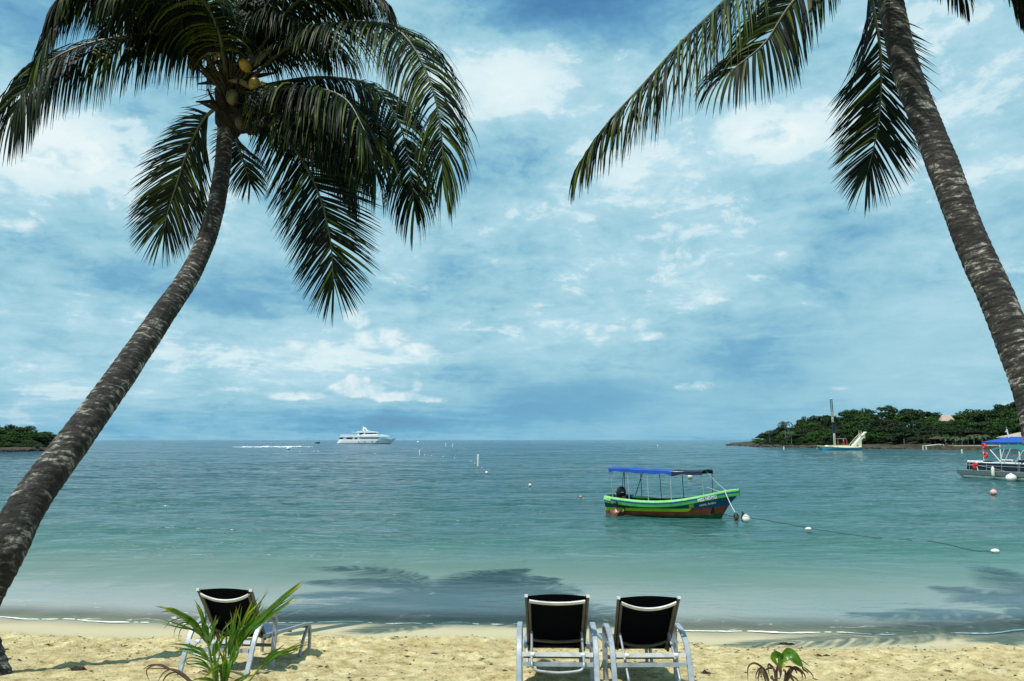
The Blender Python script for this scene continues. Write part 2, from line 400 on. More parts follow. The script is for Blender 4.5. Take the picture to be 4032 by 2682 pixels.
def vnoise(x, y, seed=0):
    xi = np.floor(x).astype(np.int64); yi = np.floor(y).astype(np.int64); xf = x-xi; yf = y-yi
    def h(a, b):
        n = (a*374761393 + b*668265263 + seed*144665) & 0xffffffff
        n = ((n ^ (n >> 13))*1274126177) & 0xffffffff
        return ((n ^ (n >> 16)) & 0xffff)/65535.0
    u = xf*xf*(3-2*xf); v = yf*yf*(3-2*yf)
    return (h(xi, yi)*(1-u)+h(xi+1, yi)*u)*(1-v)+(h(xi, yi+1)*(1-u)+h(xi+1, yi+1)*u)*v
def fbm(x, y, o=4, seed=0, g=.5):
    s = 0; a = 1; t = 0
    for k in range(o): s = s+a*vnoise(x*2**k+k*17.3, y*2**k-k*9.1, seed+k); t += a; a *= g
    return s/t - .5
def grid_object(name, xs2, ys2, zs2, mat, smooth=True, attrs=None):
    ny, nx = xs2.shape; co = np.stack([xs2, ys2, zs2], -1).reshape(-1, 3).astype(np.float32)
    idx = np.arange(ny*nx).reshape(ny, nx)
    f = np.stack([idx[:-1, :-1], idx[:-1, 1:], idx[1:, 1:], idx[1:, :-1]], -1).reshape(-1, 4).astype(np.int32)
    me = bpy.data.meshes.new(name); me.vertices.add(len(co)); me.vertices.foreach_set('co', co.ravel())
    me.loops.add(f.size); me.loops.foreach_set('vertex_index', f.ravel())
    me.polygons.add(len(f)); me.polygons.foreach_set('loop_start', np.arange(0, f.size, 4, dtype=np.int32))
    me.polygons.foreach_set('loop_total', np.full(len(f), 4, np.int32))
    me.update(calc_edges=True)
    me.polygons.foreach_set('use_smooth', np.full(len(f), smooth))
    for k, a in (attrs or {}).items():
        A = me.attributes.new(k, 'FLOAT', 'POINT'); A.data.foreach_set('value', a.reshape(-1).astype(np.float32))
    me.materials.append(mat); me.update()
    o = bpy.data.objects.new(name, me); C.objects.link(o); return o
# ------------------------------------------------------------------ beach
SHORE = [(-400, 2300), (0, 2432), (250, 2448), (500, 2455), (1000, 2458), (1640, 2456), (1950, 2460), (2400, 2470), (2800, 2487), (3100, 2496), (3400, 2500), (3800, 2495), (4032, 2490), (4500, 2470)]
_sp = [on_plane(a, b) for a, b in SHORE]
_sx = np.array([-400, -60] + [p.x for p in _sp[1:]] + [30, 400]); _sy = np.array([20, 14.5] + [p.y for p in _sp[1:]] + [12.6, 22])
def shore_y(x):
    x = np.asarray(x, float)
    return np.interp(x, _sx, _sy) + .05*np.sin(x*1.7+.4) + .03*np.sin(x*4.3) + .10*fbm(x*2.6, x*0+1.3, 4, 77)
def sand_base(x, y):
    s = shore_y(x) - y
    return np.interp(s, [-30, -3, 0, 1.0, 1.9, 2.9, 3.9, 4.9, 5.9, 6.9, 9, 30], [-4, -.40, 0, .135, .25, .39, .54, .70, .86, 1.0, 1.15, 1.4]), s
_rng = np.random.default_rng(4)
DENTS = np.stack([_rng.uniform(-8.5, 8.5, 950), _rng.uniform(4.6, 10.4, 950), _rng.uniform(.05, .13, 950), _rng.uniform(.010, .034, 950), _rng.uniform(.5, 1.1, 950)], 1)
def sand_z(x, y, fine=True):
    x = np.asarray(x, float); y = np.asarray(y, float)
    z, s = sand_base(x, y)
    m = np.clip((s-1.55-.12*np.sin(x*2.1))/.35, 0, 1); m = m*m*(3-2*m)
    z = z + m*(.04*fbm(x*.8, y*1.1, 3, 3) + .058*fbm(x*3.0, y*4.2, 4, 11) + .044*fbm(x*9, y*12, 4, 21) + .012)
    z = z + .05*np.exp(-((x+.9)/.75)**2-((y-9.55)/.35)**2) + .07*np.exp(-((x-5.9)/.45)**2-((y-9.7)/.2)**2) + .04*np.exp(-((x-7.2)/.5)**2-((y-9.5)/.25)**2)
    if fine:
        for (cx, cy, r, d, asp) in DENTS:
            sel = (np.abs(x-cx) < 3*r) & (np.abs(y-cy) < 3*r)
            if sel.any():
                q = ((x[sel]-cx)**2+((y[sel]-cy)*asp)**2)/(r*r)
                z[sel] += m[sel]*d*(-np.exp(-q*1.4)+.55*np.exp(-((np.sqrt(q)-1.35)**2)*5))
    return z
def gz(x, y): return float(sand_z(np.array([float(x)]), np.array([float(y)]))[0])
m, N, b = newmat('beach_sand')
g = N.new('ShaderNodeNewGeometry').outputs['Position']
wa = N.new('ShaderNodeAttribute'); wa.attribute_name = 'inland'; inland = wa.outputs['Fac']
fine = N.noise(g, 60, 5, .7); mid = N.noise(g, 6, 6, .65); big = N.noise(g, 1.1, 4, .5)
dry = N.ramp(N.math('ADD', N.math('MULTIPLY', mid, .6), N.math('MULTIPLY', fine, .4)), [(.37, (.25,.18,.065)), (.48, (.54,.45,.225)), (.62, (.78,.69,.42))])
dry = N.mixc(N.math('MULTIPLY', N.smooth(big, .45, .65), .35), dry, (.36,.27,.12))
edge = N.math('ADD', inland, N.math('MULTIPLY', N.math('SUBTRACT', big, .5), .35))
damp = N.mixc(N.smooth(edge, .0, .9), (.30,.275,.18), (.45,.405,.265))
colr = N.mixc(N.smooth(edge, 1.35, 1.75), damp, dry)
spk = N.smooth(N.noise(g, 24, 3, .6), .70, .74)
colr = N.mixc(N.math('MULTIPLY', spk, N.math('MULTIPLY', N.smooth(edge, 1.4, 1.9), .7)), colr, (.10,.065,.035))
N.link(colr, b.inputs['Base Color'])
rgh = N.new('ShaderNodeMapRange'); N.link(edge, rgh.inputs[0]); rgh.inputs[1].default_value = 0; rgh.inputs[2].default_value = .6; rgh.inputs[3].default_value = .35; rgh.inputs[4].default_value = .95
N.link(rgh.outputs[0], b.inputs['Roughness']); b.inputs['Specular IOR Level'].default_value = .25
hmix = N.math('MULTIPLY', N.math('ADD', N.math('MULTIPLY', fine, .35), N.noise(g, 16, 6, .7)), N.smooth(edge, 1.2, 1.8))
N.link(N.bump(hmix, .9, .05), b.inputs['Normal'])
M['sand'] = m
xs = np.concatenate([-np.geomspace(300, 9.2, 26), np.arange(-9, 9.001, .034), np.geomspace(9.2, 300, 26)])
ys = np.concatenate([-np.geomspace(60, 1, 10), np.arange(0, 4.5, .35), np.arange(4.5, 10.6, .03), np.arange(10.6, 13, .12), np.arange(13, 26, 1.5)])
GX, GY = np.meshgrid(xs, ys)
GZ = sand_z(GX.ravel().copy(), GY.ravel().copy()).reshape(GX.shape)
sand = grid_object('beach_sand', GX, GY, GZ, M['sand'], True, {'inland': shore_y(GX)-GY})
tag(sand, kind='structure')
# seabed below the water, far out
MBs = MB(); MBs.add([(-40000, 24, -4.2), (40000, 24, -4.2), (40000, 60000, -4.2), (-40000, 60000, -4.2)], [(0, 1, 2, 3)])
tag(MBs.build('seabed', M['soil']), kind='structure')

# ------------------------------------------------------------------ sea
m, N, b = newmat('sea_water')
g = N.new('ShaderNodeNewGeometry').outputs['Position']
sp = N.new('ShaderNodeSeparateXYZ'); N.link(g, sp.inputs[0]); gx, gy, gzz = sp.outputs
oa = N.new('ShaderNodeAttribute'); oa.attribute_name = 'offshore'; off = oa.outputs['Fac']
dist = N.math('LOGARITHM', N.math('MAXIMUM', off, .05), 10.0)      # decades of metres from the shore
patch = N.noise(N.combine(N.math('MULTIPLY', gx, .35), gy, 0), .035, 4, .55)
patch2 = N.noise(N.combine(N.math('MULTIPLY', gx, .3), gy, 5), .35, 5, .6)
dd = N.math('ADD', dist, N.math('ADD', N.math('MULTIPLY', N.math('SUBTRACT', patch, .5), .5), N.math('MULTIPLY', N.math('SUBTRACT', patch2, .5), .45)))
dn = N.math('DIVIDE', N.math('ADD', dd, .5), 3.5)
body = N.ramp(dn, [(.05, (.31,.31,.25)), (.20, (.235,.257,.232)), (.30, (.125,.19,.170)), (.40, (.060,.140,.130)), (.50, (.028,.098,.102)), (.60, (.014,.068,.085)), (.75, (.009,.055,.085)), (.95, (.008,.055,.100))])
# pale sandbar tint to the right, deeper to the left
rt = N.math('MULTIPLY', N.smooth(N.math('DIVIDE', gx, N.math('ADD', gy, 5)), -.3, .55), .30)
body = N.mixc(rt, body, (.035,.150,.130))
N.link(body, b.inputs['Base Color'])
b.inputs['IOR'].default_value = 1.33; b.inputs['Specular IOR Level'].default_value = .5
rr = N.new('ShaderNodeMapRange'); N.link(dist, rr.inputs[0]); rr.inputs[1].default_value = 0; rr.inputs[2].default_value = 3; rr.inputs[3].default_value = .15; rr.inputs[4].default_value = .08
N.link(rr.outputs[0], b.inputs['Roughness'])
st1 = N.combine(N.math('MULTIPLY', gx, .45), gy, 0)
w1 = N.noise(st1, 2.4, 5, .62, .6)
w2 = N.noise(N.combine(N.math('MULTIPLY', gx, .30), gy, 4), .55, 5, .6, .5)
w3 = N.noise(N.combine(N.math('MULTIPLY', gx, .30), gy, 9), .10, 5, .6, .4)
w4 = N.noise(st1, 11, 3, .6, .3)
near = N.math('SUBTRACT', 1.0, N.smooth(dist, 1.0, 1.9))
calm = N.smooth(off, 2.0, 13.0)
rid = lambda v: N.math('SUBTRACT', 1.0, N.math('ABSOLUTE', N.math('MULTIPLY', N.math('SUBTRACT', v, .5), 3.2)))
h = N.math('ADD', N.math('MULTIPLY', rid(w1), .055), N.math('MULTIPLY', rid(w2), .24))
h = N.math('ADD', h, N.math('ADD', N.math('MULTIPLY', w1, .14), N.math('MULTIPLY', w2, .6)))
h = N.math('ADD', h, N.math('MULTIPLY', w3, 4.5))
h = N.math('ADD', h, N.math('MULTIPLY', w4, .012))
h = N.math('MULTIPLY', h, N.math('ADD', N.math('MULTIPLY', calm, .93), .07))
N.link(N.bump(h, 1.0, 1.0), b.inputs['Normal'])
# the first centimetres of water let the sand show through
trn = N.new('ShaderNodeBsdfTransparent'); trn.inputs[0].default_value = (.80, .90, .86, 1)
mxs = N.new('ShaderNodeMixShader')
al = N.math('ADD', N.math('MULTIPLY', N.smooth(off, -.05, 1.3), .85), .15)
N.link(al, mxs.inputs[0]); N.link(trn.outputs[0], mxs.inputs[1]); N.link(b.outputs[0], mxs.inputs[2])
# thin foam lace
lace = N.smooth(N.noise(N.combine(N.math('MULTIPLY', gx, .6), gy, 2), 3.2, 6, .7, 1.2), .60, .68)
lace = N.math('MULTIPLY', lace, N.math('MULTIPLY', N.math('SUBTRACT', 1.0, N.smooth(off, .3, 1.6)), .55))
fo = N.new('ShaderNodeBsdfDiffuse'); fo.inputs[0].default_value = (.8, .82, .8, 1)
mf = N.new('ShaderNodeMixShader'); N.link(lace, mf.inputs[0]); N.link(mxs.outputs[0], mf.inputs[1]); N.link(fo.outputs[0], mf.inputs[2])
N.link(mf.outputs[0], N.n['Material Output'].inputs[0])
M['water'] = m
rows = np.concatenate([np.arange(9.5, 30, .055), np.geomspace(30, 90, 330), np.geomspace(90.5, 700, 240), np.geomspace(705, 60000, 60)])
cols = np.linspace(-1, 1, 760); cols = np.sign(cols)*(np.abs(cols)**1.0)
WX = rows[:, None]*cols[None, :]*.95 ; WY = np.repeat(rows[:, None], len(cols), 1)
dshore = WY - shore_y(WX)
cellx = np.maximum(rows[:, None]*.95*2/760, .05); 
amp = np.clip((dshore-.3)/9, 0, 1)
def wavelet(freq, a, sx, seed, lim):
    k = np.clip((1/(freq*sx) - 2.2*cellx)/(2*cellx), 0, 1)
    f_ = fbm(WX*freq*sx, WY*freq+seed, 2, seed); g_ = .16-np.abs(fbm(WX*freq*sx*.9+7, WY*freq*.9-seed, 2, seed+2))*1.6
    return a*k*(.55*f_+.6*g_)
WZ = (wavelet(1.6, .095, .48, 31, 0)+wavelet(.7, .14, .45, 37, 0)+wavelet(.25, .22, .4, 41, 0)+wavelet(3.4, .024, .55, 47, 0))*amp
WZ = WZ + np.clip(amp,0,1)*(wavelet(.09, .38, .35, 53, 0)+wavelet(.035, .8, .35, 57, 0))
WZ = np.where(WY > 600, 0, WZ)
water = grid_object('sea', WX, WY, WZ, M['water'], True, {'offshore': dshore})
tag(water, kind='structure')
def wz(x, y):
    i = int(np.clip(np.searchsorted(rows, y), 1, len(rows)-1)); c = x/(.95*rows[i]); j = int(np.clip(round((c+1)/2*(len(cols)-1)), 0, len(cols)-1))
    return float(WZ[i, j])
# swash line of foam along the water's edge
mb = MB(); xs_ = np.arange(-8.8, 8.9, .035)
wid = np.clip(.018+.16*fbm(xs_*1.3, xs_*0, 4, 5)+.09*fbm(xs_*11, xs_*0+3, 3, 8), .004, .12)
yc = shore_y(xs_)+.02*np.sin(xs_*7)
for i in range(len(xs_)-1):
    if wid[i] < .012 and wid[i+1] < .012: continue
    v = []
    for k in (i, i+1):
        x = xs_[k]; zb = float(max(0, sand_base(x, yc[k])[0]))+.006
        v += [(x, yc[k]-wid[k]*.6, zb+.008+.16*wid[k]*.5), (x, yc[k], zb+.012+.10*wid[k]), (x, yc[k]+wid[k]*.7, .010)]
    mb.add(v, [(0, 3, 4, 1), (1, 4, 5, 2)])
tag(mb.build('shore_foam', M['foam'], smooth=True), 'thin white line of foam along the wet sand edge', 'foam', kind='stuff')
# breaker over the reef, far left
mb = MB(); a0 = on_plane(925, 1761); a1 = on_plane(1225, 1760); rr_ = random.Random(3)
for i in range(110):
    t = i/109; p = a0.lerp(a1, t); e = min(1, 6*t, 6*(1-t)); q = .35+.65*abs(math.sin(t*9+1)*math.cos(t*23))
    mb.ellipsoid((p.x+rr_.uniform(-.2, .2), p.y+rr_.uniform(-1.2, 1.2), 0), (rr_.uniform(.3, .8), rr_.uniform(.3, 1.0), max(.1, .48*e*q*rr_.uniform(.5, 1.1))), 8, 5, bump=.25, seed=i)
tag(mb.build('breaking_wave_foam', M['foam'], smooth=True), 'white strip of foam where a wave breaks far out left of the yacht', 'foam', kind='stuff')

# litter on the sand
mb = MB(); rr_ = random.Random(11)
for i in range(1900):
    y = rr_.uniform(5.2, 9.9) if i > 240 else rr_.gauss(10.05, .12)
    x = rr_.uniform(-7.5, 8.0)
    if i <= 240: y = float(shore_y(x)) - rr_.gauss(1.72, .07)
    L = rr_.uniform(.007, .026) if rr_.random() < .95 else rr_.uniform(.03, .075)
    w = L*rr_.uniform(.2, .5); a = rr_.uniform(-.9, .9) + (math.pi if rr_.random() < .5 else 0); z = gz(x, y)+.006
    dx, dy = math.cos(a), math.sin(a)*.8; up = rr_.uniform(.002, .012)
    mb.add([(x-dx*L, y-dy*L, z), (x-dy*w, y+dx*w, z+up), (x+dx*L, y+dy*L, z+up*.4), (x+dy*w, y-dx*w, z)], [(0, 1, 2), (0, 2, 3)])
tag(mb.build('leaf_litter', M['litter']), 'scattered dark leaf bits and twigs on the sand', 'leaf litter', kind='stuff')
def clump(px, py, w, label, cat='seaweed', name='seaweed_clump', seed=0, n=26, h=.03):
    # ground position found by stepping along the sight line
    d = raydir(px, py); t = 5.0
    while CAMZ+d.z*t > gz(d.x*t, d.y*t): t += .02
    x, y = d.x*t, d.y*t; mb = MB(); r = random.Random(seed)
    for i in range(n):
        a = r.uniform(0, 6.28); q = r.uniform(0, 1)
        cx, cy = x+math.cos(a)*q*w, y+math.sin(a)*q*w*.35
        L = r.uniform(.3, .6)*w; b_ = r.uniform(-.5, .5); z = gz(cx, cy)
        mb.tube([(cx-L, cy-b_*L*.3, z+.004), (cx, cy, z+r.uniform(.4, 1)*h), (cx+L, cy+b_*L*.3, z+.004)], [.003, .007, .003], 5)
    o = mb.build(name, M['litter']); tag(o, label, cat)
clump(3095, 2539, .09, 'dark seaweed clump alone on the smooth damp sand, right of the chairs', seed=1)
clump(3225, 2583, .09, 'short dark stick lying on dry sand beyond the wilted young palm', 'stick', 'driftwood_stick', 2, 4, .02)
clump(300, 2640, .07, 'small dark twig clump near the shadow at the left sand', 'twigs', 'twig_clump', 3, 16)
clump(2780, 2654, .035, 'small dark stone-like nut on sand right of the chairs', 'nut husk', 'nut_husk', 4, 14, .03)
# ------------------------------------------------------------------ coconut palms
def trunk_mesh(path, radii, seed, nseg=520, n=28):
    P = crv(path, nseg); Rr = np.interp(np.linspace(0, 1, nseg), np.linspace(0, 1, len(radii)), radii)
    seg = np.linalg.norm(np.diff(P, axis=0), axis=1); arc = np.concatenate([[0], np.cumsum(seg)])
    rnd = random.Random(seed); rings = []; a = 0
    while a < arc[-1]: rings.append(a); a += rnd.uniform(.055, .12)
    rings = np.array(rings)
    verts = []; tcs = []; frs = []; S = None
    th = np.linspace(0, 2*math.pi, n, endpoint=False)
    for i in range(nseg):
        T = P[min(i+1, nseg-1)]-P[max(i-1, 0)]; T /= np.linalg.norm(T)
        S = np.cross(T, [0, 0, 1]) if S is None and abs(T[2]) < .99 else (np.array([1., 0, 0]) if S is None else S - T*np.dot(S, T))
        S /= np.linalg.norm(S); U = np.cross(S, T)
        tilt = .035*np.sin(th+seed) + .02*np.sin(2*th+arc[i]*.7)
        aa = arc[i]+tilt
        k = np.searchsorted(rings, aa)-1; k = np.clip(k, 0, len(rings)-2)
        fr = (aa-rings[k])/(rings[k+1]-rings[k])
        ridge = np.where(fr < .18, fr/.18, 1-(fr-.18)/.82)
        r = Rr[i]*(1+.042*ridge+.07*(vnoise(np.cos(th)*2+5+arc[i]*2.2, np.sin(th)*2+arc[i]*2.2, seed)-.5)+.03*(vnoise(th*3, arc[i]*9+th*0, seed+3)-.5))
        for j in range(n):
            verts.append(P[i]+(S*math.cos(th[j])+U*math.sin(th[j]))*r[j])
            frs.append(float(fr[j])); tcs.append((math.cos(th[j])*Rr[i]*1.3, math.sin(th[j])*Rr[i]*1.3, arc[i]+tilt[j]))
    mb = MB(); mb.v = [tuple(v) for v in verts]; mb.r = frs
    for i in range(nseg-1):
        for j in range(n): mb.f.append((i*n+j, i*n+(j+1) % n, (i+1)*n+(j+1) % n, (i+1)*n+j)); mb.m.append(0)
    mb.f.append(tuple(range(n))[::-1]); mb.m.append(0); mb.f.append(tuple((nseg-1)*n+j for j in range(n))); mb.m.append(0)
    return mb, tcs
def add_trunk(root, path, radii, seed, **kw):
    mb, tcs = trunk_mesh(path, radii, seed, **kw)
    o = mb.build('trunk', M['trunk'], root, smooth=True)
    A = o.data.attributes.new('tc', 'FLOAT_VECTOR', 'POINT'); A.data.foreach_set('vector', np.array(tcs, np.float32).ravel())
    return o
def frond(root, pts, L0=.85, n=95, droop=.55, N0=(0, 0, 1), N1=None, seed=0, w0=.036, a0=78, a1=44, t0=.12, rrad=.032, segs=5, lift=.15, gap=.04, rnd_hi=.75, name='frond', mats=None, jag=.1, loc=None, tipL=.62):
    rr = random.Random(seed*7+1)
    ns = 60; P = crv(pts, ns); Vs = [Vector(p) for p in P]
    arc = [0]
    for i in range(1, ns): arc.append(arc[-1]+(Vs[i]-Vs[i-1]).length)
    tot = arc[-1]
    mb = MB()
    mb.tube([Vs[i] for i in range(0, ns, 2)]+[Vs[-1]], [rrad*(1-.9*(i/ns))+.002 for i in range(0, ns, 2)]+[.002], 6, 1)
    N0 = Vector(N0).normalized(); N1 = Vector(N1).normalized() if N1 is not None else N0
    G = Vector((0, 0, -1))
    for side in (-1, 1):
        skip = 0
        for k in range(n):
            t = t0+(1-t0)*(k+.5+rr.uniform(-.3, .3))/n
            if skip > 0: skip -= 1; continue
            if rr.random() < gap: skip = rr.randint(1, 2); continue
            s = t*tot; i = 1
            while i < ns-1 and arc[i] < s: i += 1
            f = (s-arc[i-1])/max(1e-6, arc[i]-arc[i-1]); p = Vs[i-1].lerp(Vs[i], f)
            T = (Vs[min(i+1, ns-1)]-Vs[max(i-2, 0)]).normalized()
            Nn = N0.lerp(N1, t); S = T.cross(Nn)
            if S.length < .05: S = T.cross(Vector((0, -1, .2)))
            S.normalize(); Nv = S.cross(T).normalized()
            a = R((a0+(a1-a0)*t**1.3)*(1 if t < .9 else 1-.75*(t-.9)/.1)+rr.uniform(-6, 6))
            prof = (.55+.45*math.sin(min(1, (t-t0)/.35)*math.pi/2)) * (1-(1-tipL)*max(0, (t-.55)/.45)**1.3)
            L = L0*prof*rr.uniform(1-jag, 1+jag*.5)
            d = (S*side*math.sin(a)+T*math.cos(a)+Nv*(lift+rr.uniform(-.10, .10))).normalized()
            dr = droop*rr.uniform(.75, 1.3)
            pts_ = [p]; dirs = [d]
            for q in range(segs):
                d = (d+G*dr*(.25+.75*(q+1)/segs)*1.4/segs*2).normalized() if dr > 0 else d
                pts_.append(pts_[-1]+d*(L/segs)); dirs.append(d)
            roll = rr.uniform(-.6, .6); base = T*.8+Nv*.2
            vs = []
            w = w0*rr.uniform(.8, 1.15)
            for q, (pp, dd) in enumerate(zip(pts_, dirs)):
                Wv = (T-dd*T.dot(dd))
                if Wv.length < .1: Wv = Nv-dd*Nv.dot(dd)
                Wv.normalize(); Bv = dd.cross(Wv); Wq = Wv*math.cos(roll)+Bv*math.sin(roll)
                x = q/segs; ww = w*.5*(min(1, .5+3*x))*(1-x**2.2)*(1 if q < segs else 0)+.0012
                vs += [pp-Wq*ww, pp+Wq*ww]
            mb.add(vs, [(2*q, 2*q+1, 2*q+3, 2*q+2) for q in range(segs)], 0, rr.uniform(0, rnd_hi) if rr.random() < .9 else .95)
    return mb.build(name, mats or [M['leaflet'], M['rachis']], root)

# ---- the left palm
base = at(-115, 2655, 6.9); base.z = gz(base.x, base.y)-.12
LP = empty('coconut_palm', base, 'tall left coconut palm leaning over the water, yellow nuts in its crown', 'palm tree')
def loc(v, o): return tuple(Vector(v)-o)
tp = [base, at(-150, 2440, 6.95), at(-92, 2350, 6.98), at(15, 2165, 7.05), at(128, 1960, 7.35), at(302, 1722, 7.8), at(470, 1490, 8.4), at(640, 1240, 9.2), at(760, 1060, 9.8), at(836, 870, 10.3), at(872, 690, 10.7), at(884, 560, 10.95), at(893, 450, 11.1)]
add_trunk(LP, [loc(p, base) for p in tp], [.34, .225, .205, .188, .170, .162, .155, .146, .136, .126, .120, .116, .115, .12], 3)
V_ = (0, -1, .25)
FR = [  # (points px,py,Y), kwargs
    ([(870,330,13.2),(800,200,13.0),(640,135,12.7),(420,155,12.3),(240,215,12.0),(130,310,11.9),(60,430,11.8)], dict(L0=1.18, droop=1.25, N0=(0,-.3,1), N1=(.2,-1,.6), n=110, seed=1)),
    ([(880,300,13.1),(790,120,12.7),(620,10,12.2),(450,-50,11.8),(300,-30,11.5),(220,70,11.3),(165,200,11.2)], dict(L0=.90, droop=1.0, N0=(0,0,1), N1=(-.5,-.6,.4), n=110, seed=2)),
    ([(890,300,13.0),(860,120,12.2),(780,-30,11.4),(680,-110,10.7),(560,-120,10.2),(440,-40,9.9)], dict(L0=.85, droop=.8, n=105, seed=3, rnd_hi=.9)),
    ([(885,280,13.2),(840,60,12.8),(700,-120,12.0),(520,-200,11.3),(350,-160,10.8)], dict(L0=.85, droop=1.0, n=95, seed=4)),
    ([(925,330,13.2),(962,190,13.3),(1000,40,13.6),(1045,-150,14.0),(1080,-330,14.4)], dict(L0=.8, droop=.2, N0=(-.3,-1,0), n=90, seed=5, a0=42, t0=.28)),
    ([(915,330,13.2),(925,160,13.1),(925,0,13.2),(900,-200,13.4),(840,-380,13.7)], dict(L0=.85, droop=.25, N0=(.3,-1,0), n=90, seed=6, a0=45, t0=.25)),
    ([(950,300,13.2),(1050,110,13.5),(1180,5,13.9),(1310,-10,14.2),(1410,60,14.4)], dict(L0=.95, droop=.85, n=100, seed=7)),
    ([(960,310,13.1),(1100,80,12.8),(1260,-60,12.4),(1400,-80,12.0),(1500,-10,11.7)], dict(L0=.9, droop=.8, n=95, seed=8)),
    ([(960,340,13.2),(1080,225,12.9),(1240,120,12.5),(1420,85,12.0),(1580,130,11.7),(1690,310,11.5),(1738,530,11.4),(1742,700,11.4)], dict(L0=.98, droop=.75, N0=(0,0,1), N1=(.3,-1,.2), n=125, seed=9, rnd_hi=1.0)),
    ([(965,360,13.2),(1100,325,13.4),(1280,305,13.6),(1460,340,13.8),(1570,480,13.9),(1612,660,13.9),(1632,820,13.9)], dict(L0=1.0, droop=.9, N0=(0,-.2,1), N1=(0,-1,.3), n=115, seed=10)),
    ([(960,370,13.1),(1090,350,12.5),(1230,345,12.0),(1360,390,11.6),(1440,520,11.3)], dict(L0=.95, droop=1.1, n=100, seed=11)),
    ([(955,380,13.3),(1090,380,13.9),(1240,400,14.4),(1370,500,14.8),(1440,640,15.0)], dict(L0=.95, droop=1.0, n=95, seed=12)),
    ([(950,400,13.3),(1060,460,13.4),(1180,500,13.6),(1290,600,13.8),(1360,720,13.9)], dict(L0=.8, droop=.9, n=80, seed=17)),
    ([(940,420,13.2),(1060,490,12.8),(1170,600,12.5),(1250,750,12.3),(1298,930,12.2),(1314,1110,12.2)], dict(L0=.86, droop=.10, N0=V_, n=120, seed=13, a0=60, a1=42, lift=0, rnd_hi=.3, t0=.16)),
    ([(880,400,13.3),(800,475,13.6),(735,610,13.9),(695,730,14.0),(660,840,14.05),(648,900,14.05)], dict(L0=.92, droop=.22, N0=V_, n=105, seed=14, a0=60, a1=40, lift=0, t0=.15)),
    ([(955,380,13.3),(1080,395,13.8),(1220,440,14.2),(1330,560,14.4),(1385,730,14.5)], dict(L0=.95, droop=1.0, n=95, seed=15)),
    ([(965,370,13.0),(1120,360,12.7),(1290,380,12.3),(1430,500,12.0),(1480,680,11.9)], dict(L0=.92, droop=.9, N0=(0,-.2,1), N1=(0,-1,.4), n=95, seed=57)),
    ([(950,390,13.2),(1060,430,12.8),(1180,470,12.4),(1290,590,12.2)], dict(L0=.85, droop=1.0, n=80, seed=51)),
    ([(880,250,13.0),(800,60,12.4),(650,-60,11.9),(480,-110,11.5),(330,-90,11.2),(240,-10,11.0)], dict(L0=.95, droop=1.0, n=100, seed=52)),
    ([(900,260,13.4),(800,60,13.6),(640,-20,13.9),(500,30,14.2),(400,150,14.4)], dict(L0=.9, droop=1.0, n=90, seed=53)),
    ([(940,250,13.3),(1020,60,13.2),(1140,-60,13.1),(1290,-90,13.0),(1420,-20,12.9)], dict(L0=.9, droop=.9, n=95, seed=54)),
    ([(900,250,13.2),(840,80,13.0),(740,0,12.8),(620,20,12.6),(540,110,12.5)], dict(L0=.9, droop=1.0, n=85, seed=55)),
    ([(940,260,13.2),(1000,120,12.9),(1090,60,12.7),(1190,90,12.5),(1260,180,12.4)], dict(L0=.8, droop=1.0, n=85, seed=56)),
    ([(915,430,13.5),(930,540,14.2),(960,640,14.7),(985,720,15.0)], dict(L0=.55, droop=.3, N0=V_, n=55, seed=16)),
    ([(900,300,13.5),(820,120,14.2),(700,30,15.0),(560,20,15.6),(450,110,16)], dict(L0=.85, droop=.9, n=80, seed=18)),
    ([(950,300,13.6),(1080,150,14.4),(1230,130,15.2),(1360,220,15.8)], dict(L0=.85, droop=.9, n=80, seed=19)),
]
for pts, kw in FR:
    kw['n'] = int(kw.get('n', 95)*1.6); kw['w0'] = .027; kw['L0'] = kw['L0']*1.22; kw['droop'] = kw['droop']*(1.35 if kw['droop'] > .5 else 1)
    frond(LP, [loc(at(p[0], p[1], 11.1+(p[2]-13.2)*.84), base) for p in pts], **kw)
# heart of the crown: old leaf bases, fibre, stubs
mb = MB(); rr = random.Random(5); c0 = at(895, 400, 11.10)
mb.ellipsoid(at(905, 455, 11.06)-base, (.24, .24, .38), 18, 12, bump=.14, seed=2)
mb.ellipsoid(at(915, 360, 11.06)-base, (.23, .23, .48), 18, 12, bump=.16, seed=4)
mb.ellipsoid(at(985, 470, 11.02)-base, (.34, .26, .22), 16, 10, bump=.2, seed=5)
for k in range(46):
    a = rr.uniform(0, 6.28); z = rr.uniform(-.3, .5); c = at(905, 400, 11.06)-base+Vector((0, 0, z))
    o_ = Vector((math.cos(a), math.sin(a), 0)); L = rr.uniform(.35, .75)
    mb.tube([c+o_*.15, c+o_*L*.6+Vector((0, 0, .05)), c+o_*L+Vector((0, 0, rr.uniform(-.1, .35)))], [.05, .035, .012], 6)
mb.build('crown_base', M['fibre'], LP)
mb = MB()
for k in range(85):
    a = rr.uniform(0, 6.28); c = at(905, rr.uniform(330, 460), 11.0)-base
    d = Vector((rr.uniform(-.6, 1.0), rr.uniform(-.9, -.1), rr.uniform(-.5, .7)))*rr.uniform(.5, 1.0)
    mb.tube([c, c+d*.5+Vector((0, 0, .10)), c+d], [.009, .007, .003], 4)
mb.build('flower_stalk', M['stalk'], LP)
